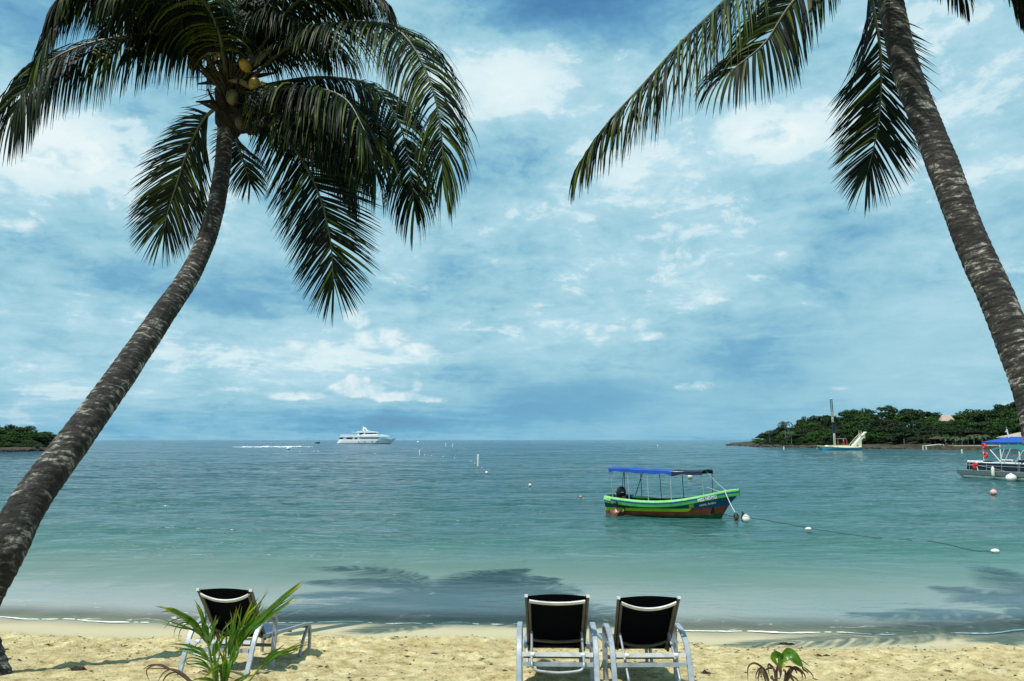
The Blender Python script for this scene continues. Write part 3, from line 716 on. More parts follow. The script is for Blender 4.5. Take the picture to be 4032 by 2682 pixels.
def nut(px, py, Y, r, mt, tilt=0, lab=None):
    r *= .76; mb = MB(); mb.lathe([(.02*r, -1.35*r), (.45*r, -1.22*r), (.82*r, -.8*r), (1.0*r, -.1*r), (.93*r, .5*r), (.6*r, 1.05*r), (.2*r, 1.25*r), (.05*r, 1.28*r)], 12, rot=Matrix.Rotation(tilt, 3, 'Y'), c=at(px, py, 11.1+(Y-13.2)*.84)-base)
    o = mb.build('coconut', M[mt], LP, smooth=True)
    if lab: o['label'] = lab
for a in [(1002,332,12.55,.115,'nut_yellow',.15,'bright yellow coconut in the sun'), (1030,345,12.65,.105,'nut_yellow',-.3,'yellow coconut'), (965,258,12.6,.115,'nut_yellow',-.5,'yellow coconut'),
          (915,382,12.6,.125,'nut',0,None), (985,432,12.6,.12,'nut',.1,None), (1032,470,12.6,.12,'nut',-.2,None), (1095,430,12.7,.11,'nut_brown',-.3,None), (1120,458,12.6,.12,'nut_brown',.3,None),
          (762,248,12.7,.12,'nut_brown',.1,'brown coconut hanging apart'), (1075,480,12.8,.12,'nut',.2,None), (1050,400,12.9,.12,'nut',-.4,None), (950,480,12.7,.12,'nut_brown',.1,None), (1130,350,12.8,.10,'nut',.5,None),
          (862,212,12.7,.05,'nut_yellow',0,None), (852,225,12.7,.045,'nut_yellow',0,None), (935,200,12.7,.06,'nut',0,None), (978,200,12.7,.055,'nut',0,None)]:
    nut(*a)
for k, (p0, p1, p2) in enumerate([((1000,262),(1035,215),(1082,178)), ((1020,362),(1062,358),(1098,382)), ((900,318),(950,322),(995,352)), ((1090,380),(1150,440),(1190,520))]):
    mb = MB(); Yk = 10.6
    mb.tube([at(*p0, Yk)-base, (at(*p0, Yk)+at(*p1, Yk))/2-base, at(*p1, Yk)-base, (at(*p1, Yk)+at(*p2, Yk))/2-base, at(*p2, Yk)-base], [.012, .04, .05, .04, .008], 8)
    mb.build('spathe', M['spathe'], LP, smooth=True)

# ---- the right palm
rb = at(4330, 2700, 6.6); rb.z = gz(rb.x, rb.y)-.12
RP = empty('coconut_palm', rb, 'right coconut palm with curving bare trunk, only its hanging frond ends below the top edge', 'palm tree')
tp = [rb, at(4262, 2350, 6.65), at(4192, 2050, 6.75), at(4114, 1740, 6.95), at(4072, 1560, 7.1), at(4012, 1390, 7.3), at(3928, 1180, 7.55), at(3826, 958, 7.85), at(3738, 718, 8.15), at(3644, 480, 8.5), at(3560, 250, 8.8), at(3515, 50, 9.05), at(3480, -120, 9.2), at(3455, -270, 9.35)]
add_trunk(RP, [loc(p, rb) for p in tp], [.25, .19, .172, .165, .162, .160, .160, .160, .160, .158, .154, .150, .146, .145], 8, nseg=640)
FR2 = [
    ([(3440,-260,9.3),(3250,-300,9.0),(3020,-180,8.7),(2850,5,8.5),(2680,170,8.35),(2530,335,8.25),(2400,475,8.2),(2300,615,8.15)], dict(L0=1.5, droop=1.45, N0=(-.6,0,1), N1=(-.7,-.2,.7), n=130, seed=31, rnd_hi=1.0, a0=70, a1=40, w0=.026, tipL=.42)),
    ([(3440,-240,9.35),(3300,-150,9.5),(3125,5,9.7),(3020,160,9.8),(2930,240,9.85),(2850,300,9.9)], dict(L0=1.1, droop=.8, N0=(0,-1,.8), N1=(0,-1,.5), n=85, seed=32, a0=60, w0=.034, rnd_hi=.9)),
    ([(3450,-240,9.5),(3420,-120,10.2),(3440,40,10.8),(3466,200,11.1),(3466,400,11.2),(3445,560,11.2),(3415,680,11.2)], dict(L0=1.22, droop=.12, N0=V_, n=120, seed=33, a0=62, a1=38, lift=0, rnd_hi=.3, w0=.034, t0=.12)),
    ([(3460,-260,9.4),(3560,-300,9.5),(3660,-230,9.6),(3750,-130,9.7),(3800,-20,9.7)], dict(L0=.72, droop=1.3, n=60, seed=34)),
    ([(3480,-280,9.3),(3640,-330,9.0),(3820,-250,8.7),(3970,-110,8.5),(4060,20,8.5)], dict(L0=.72, droop=1.3, n=80, seed=35)),
    ([(3480,-280,9.3),(3680,-480,9.2),(3960,-560,9.0),(4250,-420,8.8),(4400,-200,8.7)], dict(L0=.85, droop=.8, n=80, seed=61)),  # this and the next two: unseen fronds, added to cast more shade
    ([(3460,-290,9.5),(3400,-430,10.4),(3330,-450,11.6),(3260,-330,12.8)], dict(L0=.85, droop=.7, n=80, seed=62)),
    ([(3480,-290,9.5),(3560,-430,10.4),(3650,-450,11.6),(3720,-330,12.8)], dict(L0=.85, droop=.7, n=80, seed=63)),
    ([(3440,-260,9.5),(3300,-330,10.2),(3160,-240,10.9),(3120,-60,11.3)], dict(L0=.85, droop=.9, n=80, seed=36)),
    ([(3470,-270,9.2),(3400,-420,8.6),(3300,-480,8.0),(3180,-420,7.5)], dict(L0=.8, droop=.6, n=70, seed=37)),
    ([(3470,-270,9.2),(3560,-430,8.8),(3760,-560,8.2),(3980,-560,7.8)], dict(L0=.8, droop=.6, n=70, seed=38)),
]
for pts, kw in FR2:
    kw['n'] = int(kw['n']*1.3); frond(RP, [loc(at(*p), rb) for p in pts], **kw)
mb = MB(); mb.ellipsoid(at(3450, -270, 9.35)-rb, (.36, .36, .5), 16, 10, bump=.15, seed=9)
mb.build('crown_base', M['fibre'], RP)

# ------------------------------------------------------------------ young palms in the sand
def blade(mb, pts, w, seed=0, n=14, fold=.35, mi=0, rnd=None, rib=True):
    """narrow folded leaf blade along pixel-space control points already turned into 3D"""
    P = [Vector(p) for p in crv(pts, n)]; rr = random.Random(seed); vs = []
    rv = rnd if rnd is not None else rr.uniform(0, .6)
    rl = []
    for i, p in enumerate(P):
        T = (P[min(i+1, n-1)]-P[max(i-1, 0)]).normalized(); x = i/(n-1)
        view = Vector((0, -1, .15)); S = T.cross(view).normalized(); Nn = S.cross(T)
        ww = w*(min(1, .35+2.2*x))*(max(0, 1-x**2.6))**.8
        tw = .5*math.sin(seed*2.3); S = S*math.cos(tw)+Nn*math.sin(tw)
        vs += [p-S*ww+Nn*ww*fold, p, p+S*ww+Nn*ww*fold]
        rl += [min(1, rv+.5*x*x)]*3
    fs = []
    for i in range(n-1):
        a = 3*i; fs += [(a, a+1, a+4, a+3), (a+1, a+2, a+5, a+4)]
    mb.add(vs, fs, mi, rl)
def K(x, y, Y): return at(500+x/2.9475, 2200+y/2.9475, Y)      # leaf points read off an enlargement of the photo
SY = 5.35
sb = at(868, 2790, SY); sb.z = gz(sb.x, sb.y)
SP = empty('young_palm', sb, 'fresh green young coconut palm in front of the left sun lounger', 'young palm')
def lf(items, dead=False, stem=None, lab=None):
    mb = MB()
    if stem: mb.tube([p-sb for p in [Vector(q) for q in crv([K(*s) for s in stem], 12)]], [.011*(1-.75*i/11)+.002 for i in range(12)], 6, 1)
    rj = random.Random(len(items)); out_ = []
    for pts, w in items:
        out_.append((pts, w*.85))
        if not dead:
            for q in range(2):
                e = [(x+rj.uniform(-1, 1)*(8+70*t), y+rj.uniform(-1, 1)*(8+60*t), Yk+rj.uniform(-.04, .04)) for (x, y, Yk), t in zip(pts, (0, .3, .7, 1))]
                out_.append((e, w*rj.uniform(.4, .7)))
    for k, (pts, w) in enumerate(out_): blade(mb, [K(*p)-sb for p in pts], w, seed=k+len(items), rnd=(rj.uniform(0, .35) if k % 5 else .5) if not dead else 0)
    o = mb.build('leaf', [M['dead'] if dead else M['sapling'], M['dead'] if dead else M['sap_stem']], SP, smooth=True)
    if lab: o['label'] = lab
lf([([(1250,1090,SY),(1420,830,SY),(1700,560,SY-.05),(2030,285,SY-.1)], .026), ([(1300,1000,SY),(1500,790,SY-.05),(1760,590,SY-.08),(1985,415,SY-.1)], .017), ([(1290,1010,SY),(1480,760,SY),(1760,500,SY),(2000,275,SY)], .017),
    ([(1250,1050,SY),(1330,850,SY),(1440,650,SY),(1655,360,SY+.03)], .010), ([(1240,1080,SY),(1310,880,SY),(1390,700,SY),(1540,420,SY+.03)], .012), ([(1220,1120,SY),(1290,880,SY),(1370,680,SY),(1455,480,SY)], .013),
    ([(1210,1150,SY),(1250,950,SY),(1300,750,SY),(1335,545,SY)], .010), ([(1190,1180,SY),(1215,980,SY),(1250,790,SY),(1275,610,SY)], .009), ([(1170,1200,SY),(1185,1010,SY),(1205,820,SY),(1215,620,SY)], .009),
    ([(1150,1230,SY),(1150,1060,SY),(1160,920,SY),(1168,765,SY)], .009), ([(1310,1000,SY),(1400,840,SY),(1500,690,SY),(1620,520,SY-.05)], .010), ([(1230,1100,SY),(1350,860,SY),(1450,700,SY),(1580,500,SY-.05)], .012)],
   stem=[(1060,1680,SY),(1130,1400,SY),(1200,1180,SY),(1290,1000,SY),(1420,840,SY)], lab='largest leaf, reaching up to the right')
lf([([(960,1010,SY),(800,790,SY),(600,640,SY-.05),(365,540,SY-.1)], .020), ([(960,980,SY),(790,740,SY),(600,620,SY-.05),(440,575,SY-.1)], .015), ([(950,990,SY),(830,860,SY),(620,770,SY-.05),(400,700,SY-.08)], .010),
    ([(950,960,SY),(910,800,SY),(870,680,SY),(800,520,SY)], .014), ([(960,960,SY),(930,820,SY),(890,690,SY),(825,535,SY)], .013), ([(940,960,SY),(880,850,SY),(820,760,SY),(780,700,SY)], .010),
    ([(970,1000,SY),(980,880,SY),(1010,760,SY),(1035,655,SY)], .015), ([(960,1160,SY),(850,1060,SY),(700,1000,SY),(450,990,SY)], .010), ([(965,1200,SY),(860,1110,SY),(720,1060,SY),(530,1045,SY)], .009), ([(980,1290,SY),(880,1210,SY),(760,1190,SY),(640,1195,SY)], .009), ([(985,1310,SY),(890,1240,SY),(780,1225,SY),(680,1222,SY)], .008),
    ([(1000,1130,SY),(1030,1020,SY),(1060,930,SY),(1130,855,SY)], .013), ([(1000,1150,SY),(1070,1000,SY),(1160,870,SY),(1290,710,SY)], .009)],
   stem=[(1050,1680,SY),(1010,1400,SY),(975,1180,SY),(935,970,SY),(820,800,SY)], lab='leaf arching up to the left')
lf([([(1560,1260,SY),(1700,1130,SY),(1850,1060,SY),(2105,965,SY)], .015), ([(1520,1290,SY),(1620,1160,SY),(1720,1080,SY),(1845,980,SY)], .011), ([(1600,1230,SY),(1750,1130,SY),(1880,1080,SY),(2000,1010,SY)], .011)],
   stem=[(1100,1700,SY),(1300,1560,SY),(1440,1390,SY),(1560,1250,SY),(1700,1140,SY)], lab='low leaf reaching right')
lf([([(1090,1500,SY-.1),(1120,1330,SY-.1),(1070,1240,SY-.12),(870,1400,SY-.15)], .020), ([(1080,1520,SY-.1),(980,1400,SY-.1),(850,1390,SY-.1),(740,1420,SY-.12)], .011), ([(1060,1560,SY-.1),(1040,1300,SY-.1),(1020,1150,SY-.1),(1015,950,SY-.1)], .020),
    ([(1140,1560,SY-.1),(1130,1300,SY-.1),(1120,1180,SY-.1),(1060,1040,SY-.12)], .015), ([(1120,1560,SY-.05),(1180,1300,SY-.1),(1240,1120,SY-.1),(1270,980,SY-.1)], .020), ([(1150,1600,SY-.1),(1260,1430,SY-.1),(1400,1350,SY-.1),(1440,1310,SY-.1)], .012)],
   stem=[(1070,1700,SY-.05),(1080,1560,SY-.08),(1090,1420,SY-.1)], lab='short inner leaf')
lf([([(1000,1660,SY+.1),(760,1440,SY+.1),(560,1290,SY+.1),(165,1275,SY+.1)], .012), ([(860,1560,SY+.1),(600,1330,SY+.1),(330,1230,SY+.1),(180,1280,SY+.08)], .010), ([(700,1400,SY),(560,1290,SY),(430,1320,SY),(330,1480,SY)], .008), ([(560,1310,SY),(380,1230,SY),(230,1290,SY),(270,1450,SY)], .008),
    ([(620,1320,SY),(500,1330,SY),(430,1400,SY),(400,1500,SY)], .007)], dead=True, lab='dry brown drooping leaf')
for th in ([(780,780,SY+.05),(680,690,SY),(520,720,SY-.03),(420,825,SY-.05)], [(760,760,SY),(650,740,SY),(570,800,SY),(540,900,SY-.03)], [(790,770,SY),(690,760,SY),(620,830,SY),(590,960,SY-.03)]):
    lf([(th, .005)], dead=True, lab='thin dry leaf thread')
mb = MB(); mb.tube([(0, 0, -.05), (0, 0, .06), (.0, .0, .16)], [.035, .03, .02], 8); mb.build('stem', M['sap_stem'], SP, smooth=True)

# wilted young palm, right
def K3(x, y, Y): return at(2800+x/3.93, 2450+y/3.93, Y)
WY2 = 5.45
wb = at(3062, 2760, WY2); wb.z = gz(wb.x, wb.y)
WP = empty('young_palm', wb, 'small wilting young palm with two green leaves above brown drooping ones, right foreground', 'young palm')
def lf3(items, mt, lab=None, stem=None):
    mb = MB()
    if stem: mb.tube([p-wb for p in [Vector(q) for q in crv([K3(*s) for s in stem], 12)]], [.010*(1-.6*i/11)+.001 for i in range(12)], 6, 1)
    for k, (pts, w, rn) in enumerate(items): blade(mb, [K3(*p)-wb for p in pts], w, seed=k, rnd=rn, fold=.2)
    o = mb.build('leaf', [M[mt], M['dead']], WP, smooth=True)
    if lab: o['label'] = lab
lf3([([(1110,520,WY2),(1000,500,WY2-.02),(960,560,WY2-.04),(1040,690,WY2-.05)], .026, .1), ([(1110,520,WY2),(1080,560,WY2-.04),(1070,620,WY2-.05),(1090,760,WY2-.06)], .030, .3), ([(1120,520,WY2),(1130,580,WY2-.03),(1120,640,WY2-.05),(1115,720,WY2-.06)], .018, .5)], 'sapling', 'broad green leaf bent down', stem=[(1010,1400,WY2),(1012,1000,WY2),(1015,760,WY2),(1060,600,WY2),(1110,520,WY2)])
lf3([([(1100,510,WY2),(1200,470,WY2),(1310,540,WY2-.03),(1420,700,WY2-.05)], .034, .1), ([(1110,520,WY2),(1220,540,WY2-.02),(1310,620,WY2-.04),(1400,690,WY2-.05)], .024, .2), ([(1160,500,WY2),(1280,500,WY2),(1360,590,WY2),(1430,720,WY2)], .02, .3)], 'sapling', 'broad green leaf hanging right')
lf3([([(1040,640,WY2-.05),(1060,720,WY2-.06),(1075,780,WY2-.06),(1070,870,WY2-.06)], .014, 0), ([(1360,560,WY2),(1430,610,WY2),(1480,650,WY2),(1520,680,WY2)], .004, 0), ([(1400,690,WY2-.05),(1440,740,WY2),(1480,770,WY2),(1510,810,WY2)], .007, 0), ([(1430,690,WY2-.05),(1500,750,WY2),(1570,820,WY2),(1585,880,WY2)], .006, 0), ([(1560,860,WY2),(1600,880,WY2),(1640,885,WY2),(1660,890,WY2)], .004, 0)], 'dead', 'dry brown leaf tips')
items = []
for a in [[(960,1250),(850,800),(700,640),(575,690),(570,930)], [(960,1200),(870,850),(790,700),(700,790),(690,930)], [(980,1150),(840,830),(800,720),(765,760),(800,930)], [(1000,1150),(1000,800),(900,650),(880,720),(910,860)], [(1000,1100),(980,760),(920,710),(840,740),(820,800)],
          [(1060,1150),(1170,800),(1280,690),(1400,760),(1405,930)], [(1060,1200),(1150,900),(1250,700),(1330,790),(1300,720)], [(1080,1150),(1200,850),(1300,700),(1440,800),(1460,900)], [(1080,1150),(1150,800),(1120,740),(1160,800),(1190,930)], [(1100,1200),(1190,820),(1260,840),(1340,900),(1350,980)], [(1010,1100),(950,850),(930,870),(980,900),(930,920)], [(1090,1150),(1200,860),(1250,870),(1290,950),(1300,990)], [(1140,690),(1220,690),(1300,720),(1380,770),(1420,860)], [(930,1200),(840,900),(770,740),(730,850),(740,980)]]:
    items.append(([(x, y, WY2+.02*math.sin(x)) for x, y in a], .0085, 0))
lf3(items, 'dead', 'dry brown drooping leaves')
# ------------------------------------------------------------------ sun loungers
def lounger(loc, rotz, pitch, label, bail_drop=0.0, sag=.03):
    root = empty('sun_lounger', loc, label, 'sun lounger', 'black mesh sun loungers on the sand')
    root.rotation_euler = (pitch, 0, rotz)
    Wd = .308; out = []
    AF = [(0, .0), (.04, .12), (.085, .26), (.13, .345), (.20, .405), (.31, .452), (.42, .476), (.49, .468), (.535, .43), (.555, .36), (.56, .25), (.56, 0)]
    for s in (-1, 1):
        mb = MB(); P = crv([(s*Wd, y, z) for y, z in AF], 40)
        mb.tube([Vector(p) for p in P], .02, flat=(.044, .024), up=Vector((1, 0, 0)) if False else Vector((0, 0, 1)))
        mb.build('arm_frame', M['alu'], root, smooth=False)
    for y, z, m_ in ((.075, .275, 'alu_white'), (.055, .205, 'alu')):
        mb = MB(); mb.box((0, y, z), (2*Wd-.05, .022, .030)); mb.build('cross_bar', M[m_], root)
    mb = MB(); mb.box((0, .56, .20), (2*Wd-.05, .02, .028)); mb.build('cross_bar', M['alu_shaded'], root)
    # seat rails and the foot end
    for s in (-1, 1):
        mb = MB(); P = crv([(s*.265, .42, .295), (s*.265, 1.1, .30), (s*.265, 1.48, .305), (s*.265, 1.60, .30), (s*.265, 1.66, .26), (s*.265, 1.685, .12), (s*.265, 1.69, 0)], 36)
        mb.tube([Vector(p) for p in P], .02, flat=(.03, .034)); mb.build('seat_rail', M['alu'], root)
        mb = MB(); mb.tube([(s*.265, 1.60, .285), (s*.265, 1.50, .18), (s*.265, 1.40, 0)], .02, flat=(.03, .03)); mb.build('foot_leg', M['alu'], root)
        mb = MB(); mb.tube([(s*.305, .55, .29), (s*.30, .56, .33)], .012, 8); mb.build('bolt', M['alu_shaded'], root)
    for y in (.62, 1.15, 1.62):
        mb = MB(); mb.box((0, y, .272), (.50, .03, .02)); mb.build('cross_bar', M['alu_shaded'], root)
    for k in range(1):
        mb = MB(); g = []
        for j in range(25):
            y = .44+1.20*j/24; z0 = .312 if y < 1.52 else .312-.5*(y-1.52)**1.3
            g.append([(-.257+.514*i/8, y, z0-.018*math.sin(math.pi*i/8)) for i in range(9)])
        vs = [p for r in g for p in r]; vs += [(a, b, c-.004) for a, b, c in vs]
        n_ = 9*25; fs = []
        for j in range(24):
            for i in range(8):
                a = j*9+i; fs += [(a, a+1, a+10, a+9), (n_+a, n_+a+9, n_+a+10, n_+a+1)]
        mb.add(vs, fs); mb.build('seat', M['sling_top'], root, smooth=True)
    # backrest: hinge line at (y .52, z .30), top leaning back towards the camera
    B0 = Vector((0, .50, .285)); B1 = Vector((0, .05, .715)); D_ = (B1-B0); Lb = D_.length; D_.normalize(); Nb = Vector((0, -D_.z, D_.y)); Nb = Vector((0, -abs(D_.z), -abs(D_.y)))  # towards the rear
    Bp = lambda x, t, o=0.0: B0+D_*(t*Lb)+Nb*o+Vector((x, 0, 0))
    wt = lambda t: .222+.016*t
    for s in (-1, 1):
        mb = MB(); mb.tube([Bp(s*(wt(0)+.012), -.06, 0), Bp(s*(wt(.5)+.012), .5, 0), Bp(s*(wt(1)+.012), 1.0, 0)], .014, flat=(.022, .030)); o = mb.build('back_rail', M['alu_shaded'], root)
        mb2 = MB(); mb2.box(tuple(Bp(s*(wt(1)+.012), 1.008, 0)), (.026, .034, .022)); mb2.build('end_cap', M['alu_white'], o)
        mb = MB(); mb.tube([Bp(s*(wt(0)-.012), 0, .016), Bp(s*(wt(1)-.014), .945, .016)], .01, flat=(.020, .018)); mb.build('inner_rail', M['alu_shaded'], root)
    mb = MB(); g = []
    for j in range(17):
        t = -.04+1.03*j/16
        g.append([tuple(Bp((wt(t)+.004)*(-1+2*i/10), t, -.008-.02*math.sin(math.pi*i/10))) for i in range(11)])
    vs = [p for r in g for p in r]; vs2 = [tuple(Vector(p)+Nb*.005) for p in vs]; n_ = 11*17; fs = []
    for j in range(16):
        for i in range(10):
            a = j*11+i; fs += [(a, a+1, a+12, a+11), (n_+a, n_+a+11, n_+a+12, n_+a+1)]
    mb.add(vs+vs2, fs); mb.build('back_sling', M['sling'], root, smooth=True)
    def curved(t, sg, mname, w=.028, th=.012, nm='back_bar'):
        mb = MB(); P = []
        for i in range(21):
            u = -1+2*i/20; P.append(Bp((wt(t)-.012)*u, t-(sg/Lb)*(1-abs(u)**2.2 if abs(u) < 1 else 0)*1.0, .020+.45*sg*(1-u*u)))
        # flat bar, broad face to the rear
        vs = []; fs = []
        for i, p in enumerate(P):
            vs += [p+D_*w/2, p+D_*w/2+Nb*th, p-D_*w/2+Nb*th, p-D_*w/2]
        for i in range(20):
            for j in range(4): fs.append((4*i+j, 4*i+(j+1) % 4, 4*i+4+(j+1) % 4, 4*i+4+j))
        fs += [(0, 3, 2, 1), (80, 81, 82, 83)]
        mb.add(vs, fs); mb.build(nm, M[mname], root)
    curved(.955, sag, 'alu_white'); curved(.20, sag*.9, 'alu_shaded', .024)
    # support loop
    mb = MB(); P = [Bp(-(wt(.36)-.02), .36, .03)]; zb = .165-bail_drop; yb = .0
    a = Bp(-(wt(.36)-.02), .36, .03); b_ = Vector((-.205, yb, zb+.06))
    P = crv([a, a.lerp(b_, .55), b_, Vector((-.195, yb-.005, zb+.02)), Vector((-.15, yb-.01, zb)), Vector((0, yb-.012, zb-.012)), Vector((.15, yb-.01, zb)), Vector((.195, yb-.005, zb+.02)), Vector((.205, yb, zb+.06)), Vector((-a.x, a.y, a.z)).lerp(Vector((.205, yb, zb+.06)), .45), Vector((-a.x, a.y, a.z))], 70)
    mb.tube([Vector(p) for p in P], .010, 8); mb.build('support_loop', M['alu'], root, smooth=True)
    for s in (-1, 1):
        mb = MB(); mb.tube([(s*.185, .063, .275), (s*.215, .063, .275)], .016, 10); mb.build('clamp', M['white_plastic'], root)
    return root
PT = -R(8.5)
def place_lounger(pxl, pxr, py, rz, *a, **k):
    x0 = (pxl+pxr)/2; d = raydir(x0, py); t = 4.0
    while CAMZ+d.z*t > float(sand_base(np.array([d.x*t]), np.array([d.y*t]))[0][0]): t += .01
    x, y = d.x*t, d.y*t
    return lounger((x, y, float(sand_base(np.array([x]), np.array([y]))[0][0])+.01), rz, PT, *a, **k)
place_lounger(2034, 2362, 2738, R(-2.0), 'black mesh sun lounger left of the centre pair, rear bar nearly straight', 0.0, .018)
place_lounger(2412, 2744, 2738, R(1.0), 'black mesh sun lounger right of the centre pair, rear bar sagging deeply', .10, .05)
place_lounger(688, 984, 2668, R(-5), 'black mesh sun lounger standing alone behind the green young palm', 0.0, .055)
# ------------------------------------------------------------------ lettering
def text_mesh(name, txt, size, mt, parent, mat4, depth=.002, bold=0.0, sx=1.0):
    cu = bpy.data.curves.new(name, 'FONT'); cu.body = txt; cu.size = size; cu.extrude = depth; cu.offset = bold
    cu.align_x = 'CENTER'; cu.align_y = 'CENTER'; cu.resolution_u = 2
    tmp = bpy.data.objects.new(name, cu); C.objects.link(tmp)
    bpy.context.view_layer.update()
    me = bpy.data.meshes.new_from_object(tmp.evaluated_get(bpy.context.evaluated_depsgraph_get()))
    bpy.data.objects.remove(tmp); bpy.data.curves.remove(cu)
    me.transform(Matrix.Diagonal((sx, 1, 1, 1))); me.transform(mat4); me.materials.clear(); me.materials.append(mt)
    o = bpy.data.objects.new(name, me); C.objects.link(o); o.parent = parent; return o
def frame_mat(o, x, y):
    x = Vector(x).normalized(); z = x.cross(Vector(y)).normalized(); y = z.cross(x)
    return Matrix(((x.x, y.x, z.x, o[0]), (x.y, y.y, z.y, o[1]), (x.z, y.z, z.z, o[2]), (0, 0, 0, 1)))

# ------------------------------------------------------------------ green boat. local: x stern -> bow, y to port (away from the camera), z up
S0 = at(2402, 2006, 31.2); Bw = at(2916, 2040, 28.5)
ax = Vector((Bw.x-S0.x, Bw.y-S0.y, 0)); LB = ax.length; angB = math.atan2(ax.y, ax.x)
mid0 = Vector((S0.x, S0.y, -.085))
GB = empty('open_motor_boat', mid0, 'green, blue and red open wooden motor boat with blue awning, moored', 'boat', rotz=angB)
def interp(x, X_, Y_): return float(np.interp(x, X_, Y_))
n_ = 61; half = []
def gb_station(t):
    x = t*LB
    hb = interp(t, [0, .08, .3, .55, .75, .88, .96, 1.0], [.58, .66, .80, .82, .68, .42, .20, .07])
    zs = interp(t, [0, .1, .25, .42, .6, .75, .88, 1.0], [.60, .555, .515, .51, .60, .76, .93, 1.03])
    zs = float(crvz(t))
    return x, hb, zs
_ct = np.linspace(0, 1, 200); _cz = crv([(0, .63), (.12, .565), (.28, .52), (.44, .53), (.60, .62), (.76, .79), (.90, .96), (1.0, 1.04)], 200)
def crvz(t): return np.interp(t, _cz[:, 0], _cz[:, 1])
# rows: name, z function, half-beam factor, material of the band below the row
mb = MB(); rings = []
for i in range(n_):
    t = i/(n_-1); x, hb, zs = gb_station(t)
    hull_t = min(1, t)
    strk = .265-.02*t
    zb = interp(t, [0, .3, .6, 1], [.17, .215, .26, .42]); yl = interp(t, [0, .1, .66, .68, 1], [.12, .12, .12, .0, .0])
    rb_ = interp(t, [0, .3, .55, .75, 1], [-.14, -.05, -.02, .06, .14])
    rake = interp(t, [0, .9, 1], [0, 0, 1])          # stem rakes back below the strake
    def row(z, f, xo=0.0): return (x+xo, z, hb*f)
    # stem: lower rows end short of the strake at the bow
    def xr(z):
        if t < .80: return x
        zc = zs-strk; q = max(0, min(1, (zc-z)/max(.05, zc+.35)))
        return x-((t-.80)/.20)*(.10+.95*q**.75)*LB*.125*1.25
    inn = .93
    ring = [(x, zs, .86), (x, zs+.012, .92), (x, zs, 1.02), (x, zs-.055, 1.055), (x, zs-.075, 1.06), (x, zs-.135, 1.06), (x, zs-.145, 1.058), (x, zs-strk+.02, 1.04), (x, zs-strk, 1.0),
            (xr(zs-strk-.005), zs-strk-.005, .93), (xr(zb+.035), zb+.035, .84), (xr(zb), zb, .83), (xr(zb-yl), zb-yl, .78), (xr(rb_), rb_, .70), (xr(-.2), -.2, .55), (xr(-.38), -.38, .04)]
    rings.append([(a, hb*f, z) for a, z, f in ring])
matsG = ['h_cap', 'h_green', 'h_blue', 'h_teal', 'trim', 'h_yellow', 'h_red', 'h_bottom', 'interior']
bandm = [0, 0, 0, 1, 2, 1, 1, 1, 1, 3, 4, 5, 6, 7, 7]
k = len(rings[0])
for side in (-1, 1):
    vs = []
    for r in rings: vs += [(a, side*b_, z) for a, b_, z in r]
    base_i = len(mb.v); mb.v += vs; mb.r += [0.]*len(vs)
    for i in range(n_-1):
        t = (i+.5)/(n_-1)
        for j in range(k-1):
            q = (base_i+i*k+j, base_i+(i+1)*k+j, base_i+(i+1)*k+j+1, base_i+i*k+j+1)
            mm = bandm[j]
            if j == 4 and t < .055: mm = 1
            if j == 9 and .665 < t < .70: mm = 5
            if j == 9 and t < .03: mm = 3
            if j == 10 and t > .68: mm = 3
            if j == 11 and t > .70: mm = 6
            mb.f.append(q if side > 0 else q[::-1]); mb.m.append(mm)
# transom and bow closing
for idx, i in ((0, 0), (1, n_-1)):
    for j in range(k-1):
        a, b_ = rings[i][j], rings[i][j+1]
        mb.add([(a[0], a[1], a[2]), (a[0], -a[1], a[2]), (b_[0], -b_[1], b_[2]), (b_[0], b_[1], b_[2])], [(0, 1, 2, 3)], bandm[j])
hull = mb.build('hull', [M[q] for q in matsG], GB)
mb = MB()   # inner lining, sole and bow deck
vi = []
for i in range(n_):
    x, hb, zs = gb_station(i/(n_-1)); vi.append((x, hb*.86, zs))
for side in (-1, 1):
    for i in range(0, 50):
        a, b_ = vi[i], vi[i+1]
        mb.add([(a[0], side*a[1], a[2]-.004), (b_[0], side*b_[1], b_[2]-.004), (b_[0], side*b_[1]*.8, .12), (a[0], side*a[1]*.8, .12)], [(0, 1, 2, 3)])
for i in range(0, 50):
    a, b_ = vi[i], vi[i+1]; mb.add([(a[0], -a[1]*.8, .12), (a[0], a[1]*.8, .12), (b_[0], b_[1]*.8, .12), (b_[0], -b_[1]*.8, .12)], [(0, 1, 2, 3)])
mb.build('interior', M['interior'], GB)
mb = MB()
for i in range(49, n_-1):
    a, b_ = vi[i], vi[i+1]; mb.add([(a[0], -a[1]*1.02, a[2]-.02), (a[0], a[1]*1.02, a[2]-.02), (b_[0], b_[1]*1.02, b_[2]-.02), (b_[0], -b_[1]*1.02, b_[2]-.02)], [(0, 1, 2, 3)])
mb.build('bow_deck', M['h_cap'], GB)
for t in (.2, .36, .52, .68):
    x, hb, zs = gb_station(t); mb = MB(); mb.box((x, 0, zs-.14), (.24, hb*1.7, .03)); mb.build('bench', M['interior'], GB)
mb = MB(); mb.ellipsoid((LB*.24, .50, .53), (.50, .14, .07), 12, 6); mb.build('engine_box', M['h_cap'], GB)
def nearside(t, z_off, f=1.0):
    x, hb, zs = gb_station(t); return Vector((x, -hb*f, zs+z_off))
ct = .79
x, hb, zs = gb_station(ct); tilt = Vector((1, 0, .21))
def wall_mat(t, zo, f, dt=.03):
    p = nearside(t, zo, f); q = nearside(t+dt, zo, f)-nearside(t-dt, zo, f)
    o = p+Vector((0, -.012, 0)); return frame_mat(o, q, Vector((0, 0, 1)))
text_mesh('name_lettering', 'MISS NEVYLI', .17, M['white'], GB, wall_mat(.80, -.155, 1.075), .004, .006, .78)
